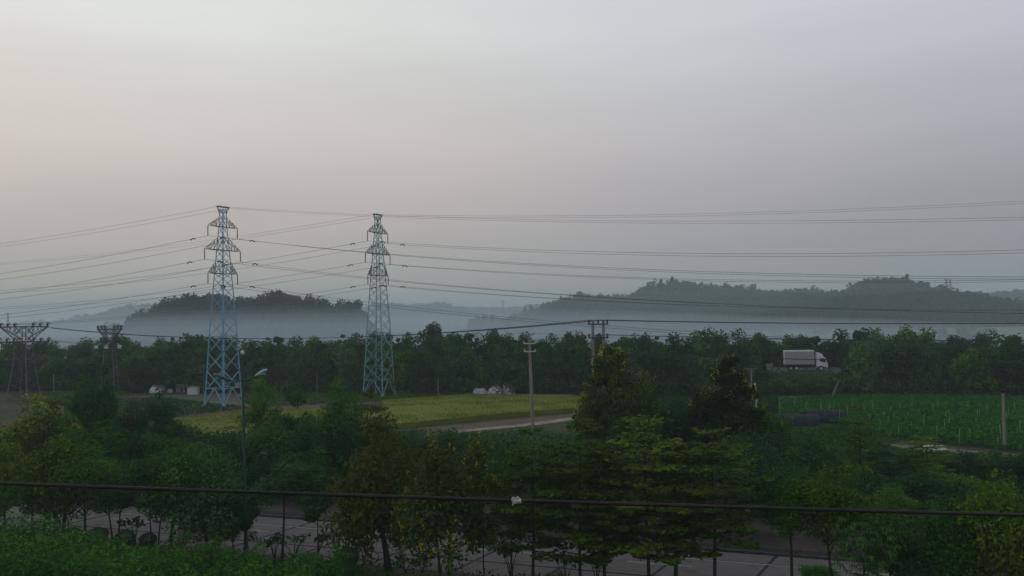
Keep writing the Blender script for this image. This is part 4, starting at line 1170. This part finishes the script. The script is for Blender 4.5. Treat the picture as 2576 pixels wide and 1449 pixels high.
# near verge trees
NT = [
    (('broad', 'yel', 0), 150, 1078, 195, 'yellow green tree with two thin trunks near the left edge', dict(boty=1325, stems=2)),
    (('loose', 'yel', 2), 15, 1120, 130, 'loose yellow green tree cut by the left edge of the view', dict(boty=1310)),
    (('dome', 'grey', 0), 290, 1178, 125, 'small grey green tree with forked trunk, round top', dict(boty=1300, stems=2, trunk_r=.07)),
    (('loose', 'grey', 1), 392, 1150, 150, 'small forked tree with open crown over the left road', dict(boty=1310, stems=2, trunk_r=.06)),
    (('dome', 'mid', 3), 450, 1130, 150, 'rounded green tree on a straight dark trunk left of the lamp', dict(boty=1320, trunk_r=.13, trunk_px=428)),
    (('broad', 'grey', 2), 520, 1150, 190, 'dull green leafy tree with a low crown left of the lamp pole', dict(boty=1370, trunk_r=.09)),
    (('loose', 'grey', 3), 585, 1240, 130, 'low leafy sapling right beside the lamp pole', dict(boty=1375, trunk_r=.05)),
    (('dome', 'grey', 4), 715, 1172, 180, 'grey green tree with thin black trunk right of the lamp', dict(boty=1275, trunk_r=.09, trunk_px=709)),
    (('broad', 'olive', 3), 930, 1066, 205, 'large olive brown tree on a thick trunk at centre left', dict(boty=1395, trunk_r=.2, trunk_px=972)),
    (('dome', 'olgreen', 4), 1112, 1125, 235, 'tree full of small yellow flowers with slanting twin trunks', dict(boty=1400, stems=2, trunk_r=.09, flowers='many', D=nv(1112, 38.0))),
    (('loose', 'olgreen', 5), 1285, 1195, 120, 'slender tree with yellow flowers left of the first tiered tree', dict(boty=1400, trunk_r=.07, flowers='many')),
    (('layer', 'layer', 5), 1337, 1088, 220, 'first tiered tree from the left, on a thin straight trunk', dict(boty=1370, trunk_r=.09)),
    (('layer', 'layer', 6), 1455, 1076, 300, 'second tiered tree from the left, wide and flat', dict(boty=1390, trunk_r=.09)),
    (('layer', 'layer', 7), 1514, 1130, 230, 'third tiered tree, lower, close beside the second', dict(boty=1400, trunk_r=.10)),
    (('layer', 'layer', 8), 1622, 1058, 330, 'fourth tiered tree, tallest and widest of the row', dict(boty=1370, trunk_r=.10)),
    (('layer', 'layer', 9), 1695, 1120, 260, 'fifth tiered tree with low drooping tiers over the road', dict(boty=1410, trunk_r=.12)),
    (('layer', 'layer', 10), 1790, 1086, 300, 'last tiered tree on the right with leaning trunk', dict(boty=1350, trunk_r=.10)),
    (('broad', 'yel', 5), 2068, 1178, 190, 'yellowish leafed tree with forked dark trunk right of the tiered trees', dict(boty=1370, trunk_r=.09, trunk_px=2085)),
    (('big', 'grey', 0), 2170, 1280, 180, 'tree with long drooping hand shaped leaves near the bottom right', dict(boty=1480, trunk_r=.1, D=nv(2170, 37.6))),
    (('broad', 'dark', 5), 2292, 1350, 140, 'dense dark bush like tree at the bottom right', dict(boty=1500)),
    (('broad', 'mid', 2), 1985, 1215, 150, 'mid green tree between the tiered trees and the forked yellowish tree', dict(boty=1350)),
    (('broad', 'dark', 6), 2235, 1290, 150, 'dark green tree just right of the drooping leaved tree', dict(boty=1440)),
    (('dome', 'mid', 4), 2370, 1275, 170, 'broad green tree behind the dark bush at the bottom right', dict(boty=1480)),
    (('loose', 'mid', 5), 80, 1190, 160, 'loose green tree below the yellow green tree at far left', dict(boty=1300)),
    (('broad', 'mid', 6), 215, 1140, 140, 'green tree between the two thin trunks and the forked grey tree', dict(boty=1300)),
    (('loose', 'grey', 5), 800, 1190, 120, 'loose grey green tree left of the olive brown tree', dict(boty=1330, trunk_r=.05)),
    (('loose', 'mid', 6), 1215, 1260, 110, 'low green tree between the flowering tree and the slender one', dict(boty=1400, trunk_r=.05)),
    (('broad', 'yel', 6), 2530, 1218, 210, 'tall yellow green tree at the lower right corner', dict(boty=1500)),
    (('dome', 'mid', 7), 2425, 1330, 170, 'dark green rounded tree left of the lower right corner tree', dict(boty=1500)),
]
for kd, px, ty, w, lb, kw in NT:
    D = nv(px, 39.4 if px > 1300 else 39.8)
    kw = dict(kw); D = kw.pop('D', D)
    if kd[0] in ('broad', 'dome', 'loose') and kw['boty'] < 1450: kw['boty'] -= 22
    tree(kd, px, ty, w, D, lb, z0=.06, name='roadside_tree', **kw)

# support stakes of the flowering tree
D = nv(1112); x0 = at(1135, 1400, D)[0]
root = empty('tree_stakes', (x0, D - .3, .06)); tag(root, 'thin wooden props tied around the yellow flowering tree', 'tree props')
for a_ in (0, 1.6, 3.3, 4.9):
    m = MB(); m.tube([(math.cos(a_) * .8, math.sin(a_) * .8, 0), (0, 0, 2.0)], .03, 5); m.build('prop', BARK_L, root)

# round clipped bushes and shrubs of the near verge
def shrub(px, ty, w, D, kd, label, name='shrub', z0=.06, hfac=None):
    p = at(px, ty, D); rx = w / F * D / 2; h = p[2] - z0
    root = empty(name, (p[0], D, z0)); tag(root, label, 'shrub')
    c = link('foliage', proto(kd)[0], root, (0, 0, h - (h / 2 if hfac is None else rx * hfac))); c.scale = (rx, rx, h / 2 if hfac is None else rx * hfac); c.rotation_euler = (0, 0, rs.uniform(0, 6))
    m = MB(); m.tube([(0, 0, 0), (0, 0, h * .6)], [.05, .03], 6)
    for j in range(5): m.tube([(0, 0, h * .25), (math.cos(j * 1.3) * rx * .5, math.sin(j * 1.3) * rx * .5, h * .7)], [.03, .015], 4)
    m.build('stem', BARK, root)


SH = [(182, 1325, 42, 47.5, ('ball', 'dark', 0), 'clipped round bush, leftmost of those by the road', .9), (246, 1326, 52, 46.8, ('ball', 'dark', 1), 'clipped round bush with reddish cast, second by the road', .7),
      (315, 1332, 50, 46, ('ball', 'dark', 2), 'clipped round bush, third by the road', .8), (372, 1340, 42, 45.6, ('ball', 'dark', 3), 'clipped round bush, half hidden fourth by the road', .8),
      (873, 1376, 66, 42.6, ('ball', 'mid', 0), 'round topiary ball on a leafy stem left of the thick trunk', .75), (782, 1390, 70, 42.8, ('ball', 'mid', 1), 'dark clipped dome bush left of the topiary ball', .9),
      (878, 1412, 70, 42.2, ('broad', 'mid', 2), 'leafy skirt shrub under the topiary ball', None), (735, 1398, 110, 40.5, ('dome', 'fresh', 2), 'bright green feathery shrub at the bottom left of centre', None),
      (640, 1380, 120, 41, ('dome', 'mid', 0), 'mid green shrub left of the feathery bright one', None), (520, 1372, 130, 41, ('broad', 'mid', 4), 'leafy green shrub below the low crowned tree', None),
      (60, 1300, 150, 43, ('dome', 'fresh', 3), 'bright green shrub at the lower left edge', None), (180, 1345, 150, 42, ('broad', 'fresh', 4), 'bright green shrub below the leftmost clipped bush', None),
      (320, 1362, 160, 41, ('dome', 'fresh', 0), 'fresh green shrub below the third clipped bush', None), (430, 1352, 120, 42, ('broad', 'fresh', 5), 'fresh green shrub below the straight trunked tree', None),
      (2060, 1425, 90, 41, ('broad', 'fresh', 6), 'small fresh shrub at the foot of the forked yellowish tree', None), (1385, 1446, 90, 40, ('dome', 'yel', 3), 'low yellow green shrub at the bottom centre', None)]
for (px, ty, w, D, kd, lb, hf) in SH: shrub(px, ty, w, D, kd, lb, name='round_bush' if kd[0] == 'ball' else 'shrub', hfac=hf)

# saplings with a few big leaves at the road edge
def sapling(px, ty, w, label, seed, D=None):
    D = D or nv(px, 40.0); p = at(px, ty, D); rng = np.random.RandomState(seed); h = p[2] - .06; rx = w / F * D / 2
    root = empty('sapling', (p[0], D, .06)); tag(root, label, 'sapling')
    m = MB(); C = []
    for j in range(4):
        a = rng.uniform(0, 6.28); e = np.array([math.cos(a) * rx * rng.uniform(.3, .9), math.sin(a) * rx * .6, h * rng.uniform(.7, 1)])
        m.tube([(0, 0, 0), (e[0] * .4, e[1] * .4, h * .5), tuple(e)], [.035, .025, .012], 5); C += [e + rng.normal(size=3) * [.16, .16, .09] for _ in range(26)]
    m.build('stem', BARK, root); link('leaves', fastmesh('leaves', leafquads(np.array(C), .11, rng, up=.3, aspect=.55), 4, L_dark), root)


for i, (px, ty, w, lb) in enumerate([(340, 1300, 90, 'spindly sapling leaning over the left road'), (740, 1345, 80, 'leafy sapling right of the thin black trunk'), (795, 1352, 60, 'small sapling right of the leafy one'),
                                     (690, 1350, 60, 'small sapling left of the thin black trunk'), (1020, 1405, 60, 'sapling right of the thick brown trunk'), (1062, 1398, 90, 'umbrella shaped sapling left of the twin trunks'),
                                     (1420, 1400, 70, 'sapling between first and second tiered trees'), (1500, 1398, 40, 'sapling beside the third tiered tree'), (1285, 1370, 70, 'tall leafy sapling beside the first tiered trunk')]):
    sapling(px, ty, w, lb, 60 + i)

# undergrowth
def bank(name, pts, n, mat, label, size, seed, bumps=2.0, D0=36, D1=45):
    """leafy mass whose height follows picture points along the near verge"""
    rng = np.random.RandomState(seed); px = rng.uniform(pts[0][0], pts[-1][0], n); f = rng.uniform(0, 1, n)
    D = np.interp(px, [0, 850, 1300], [49.5, 43.0, 41.0]) - 1.2 - f * (np.interp(px, [0, 900], [14, 6]))
    x = (px - 1288) / F * D; top = np.array([at(a, profile(pts, a), d)[2] for a, d in zip(px, D)])
    z1 = np.clip(top, .25, 4.2) * np.clip(.72 + .75 * smooth_noise(x, D, bumps, seed) + .6 * smooth_noise(x, D, bumps * .3, seed + 2), .15, 1.45)
    z = z1 * rng.uniform(.0, 1, n) ** .5
    V = leafquads(np.column_stack([x, D, np.maximum(z, .05)]), size, rng, up=.5); o = link(name, fastmesh(name, V, 4, mat)); tag(o, label, None, None, 'stuff')


bank('undergrowth', [(-80, 1334), (100, 1355), (250, 1374), (450, 1390), (640, 1408), (760, 1424), (860, 1438)], 95000, L_fresh, 'thick bright green undergrowth filling the lower left', .075, 71)
bank('undergrowth', [(-80, 1338), (250, 1368), (640, 1404), (860, 1436)], 45000, L_mid, 'darker leaves mixed in the lower left undergrowth', .085, 73)
scrub('low_hedge', [rd(-45, 39.4)[:2], rd(12, 39.4)[:2], rd(12, 40.45)[:2], rd(-45, 40.45)[:2]], 26000, .62, L_hedge, 'low reddish brown hedge along the near road edge', .06, 1.2, 75, .5)
scrub('verge_grass', [rd(-45, 34)[:2], rd(25, 34)[:2], rd(25, 39.4)[:2], rd(-45, 39.4)[:2]], 50000, .45, L_mid, 'grass and low plants on the near verge', .07, 1.5, 77, .6)

# ================================================================== CABLE CLOSE TO THE CAMERA
pa, pb, pc = at(-700, 1192, 5.2), at(1288, 1259, 5.0), at(3300, 1318, 4.8)
pts = []
def quad(px): 
    return np.interp(px, [-1500, 0, 640, 1288, 1930, 2576, 4200], [1140, 1216, 1239, 1258.5, 1279, 1296, 1325])
for px in np.linspace(-1500, 4200, 61):
    f = (px + 1500) / 5700; x = -7.2 + 14.4 * f
for x in np.linspace(-9, 9, 61):
    a0 = at(0, 1216, 5.0); a1 = at(2576, 1296, 5.0); am = at(1288, 1259, 5.0)
    t_ = (x - a0[0]) / (a1[0] - a0[0]); c = am[2] - (a0[2] + (a1[2] - a0[2]) * ((am[0] - a0[0]) / (a1[0] - a0[0])))
    z = a0[2] + (a1[2] - a0[2]) * t_ - c * -4 * t_ * (1 - t_)
    pts.append((x, 5.0, z))
m = MB(); m.tube(pts, .0112, 10); o = m.build('cable', CABLE, None, smooth=True); tag(o, 'thick dark cable crossing the whole view close to the camera', 'cable')
# white knot of tape wrapped on it
q = at(1299, 1260, 5.0); tz = np.interp(q[0], [p_[0] for p_ in pts], [p_[2] for p_ in pts])
TAPE = mat_noise('white_tape', (.40, .40, .36), (.58, .57, .52), 30, .8, .4)
root = empty('tape_knot', (q[0], 5.0, tz)); tag(root, 'lumpy white tape knot wrapped round the near cable', 'tape')
m = MB(); xs_ = np.linspace(-.034, .034, 9); m.tube([(x, 0, .002 * math.sin(x * 200)) for x in xs_], [.006, .015, .019, .017, .020, .016, .019, .016, .006], 10); m.build('wrap', TAPE, root)
for i, (x, z) in enumerate([(-.018, .014), (.008, .016), (.022, -.012), (-.01, -.015)]):
    m = MB(); m.tube([(x - .008, -.008, z), (x, -.01, z + .006), (x + .009, -.008, z)], [.005, .008, .004], 7); m.build('tape_fold', TAPE, root, smooth=True)
m = MB(); m.tube([(-.02, -.004, -.012), (-.022, -.006, -.03)], [.004, .003], 6); m.build('loose_end', TAPE, root)

# ================================================================== HAZE AND MIST
def volume_mat(name, density, col, aniso=0.0):
    m = bpy.data.materials.new(name); m.use_nodes = True; t = m.node_tree; t.nodes.clear()
    o = t.nodes.new('ShaderNodeOutputMaterial'); v = t.nodes.new('ShaderNodeVolumePrincipled')
    v.inputs['Density'].default_value = density; v.inputs['Color'].default_value = (*col, 1); v.inputs['Anisotropy'].default_value = aniso
    t.links.new(v.outputs[0], o.inputs['Volume']); return m


m = MB(); m.box((0, 1800, 38), (5100, 4300, 78)); o = m.build('haze', volume_mat('haze_air', .00046, (.72, .85, .89))); o['kind'] = 'stuff'


def mist(c, r, dens, label):
    V = []; Fc = []; nu, nv_ = 40, 16
    for j in range(nv_ + 1):
        th = math.pi * j / nv_
        for i in range(nu):
            a = 2 * math.pi * i / nu; V.append((c[0] + r[0] * math.sin(th) * math.cos(a), c[1] + r[1] * math.sin(th) * math.sin(a), c[2] + r[2] * math.cos(th)))
    for j in range(nv_):
        for i in range(nu): Fc.append((j * nu + i, (j + 1) * nu + i, (j + 1) * nu + (i + 1) % nu, j * nu + (i + 1) % nu))
    o = link('mist', polymesh('mist', V, Fc, volume_mat('mist_air', dens, (.80, .93, 1.0)))); tag(o, label, None, None, 'stuff')


for k, (zt, dn) in enumerate([(18.0, .0022), (16.6, .0036), (15.2, .0046), (13.6, .0050), (12.0, .0050)]):
    mist((-85 + 12 * k, 275 - 3 * k, 0), (215 + 20 * k, 34 - 3 * k, zt), dn, ('topmost', 'second', 'third', 'fourth', 'lowest')[k] + ' layer of the ground mist lying before the left knoll')
for k, (x, zc, rx, rz) in enumerate([(55, 19, 85, 9), (45, 16, 70, 7), (120, 24, 80, 5)]):
    mist((x, 335 - 4 * k, zc), (rx, 16, rz), .0026, ('long', 'short lower', 'thin upper right')[k] + ' streak of mist hanging before the right ridge')
mist((20, 245, 0), (620, 42, 62), .0011, 'faint veil of morning haze over the plain beyond the motorway')
mist((-190, 640, 2), (330, 120, 30), .0020, 'ground mist in the valley between the hills')
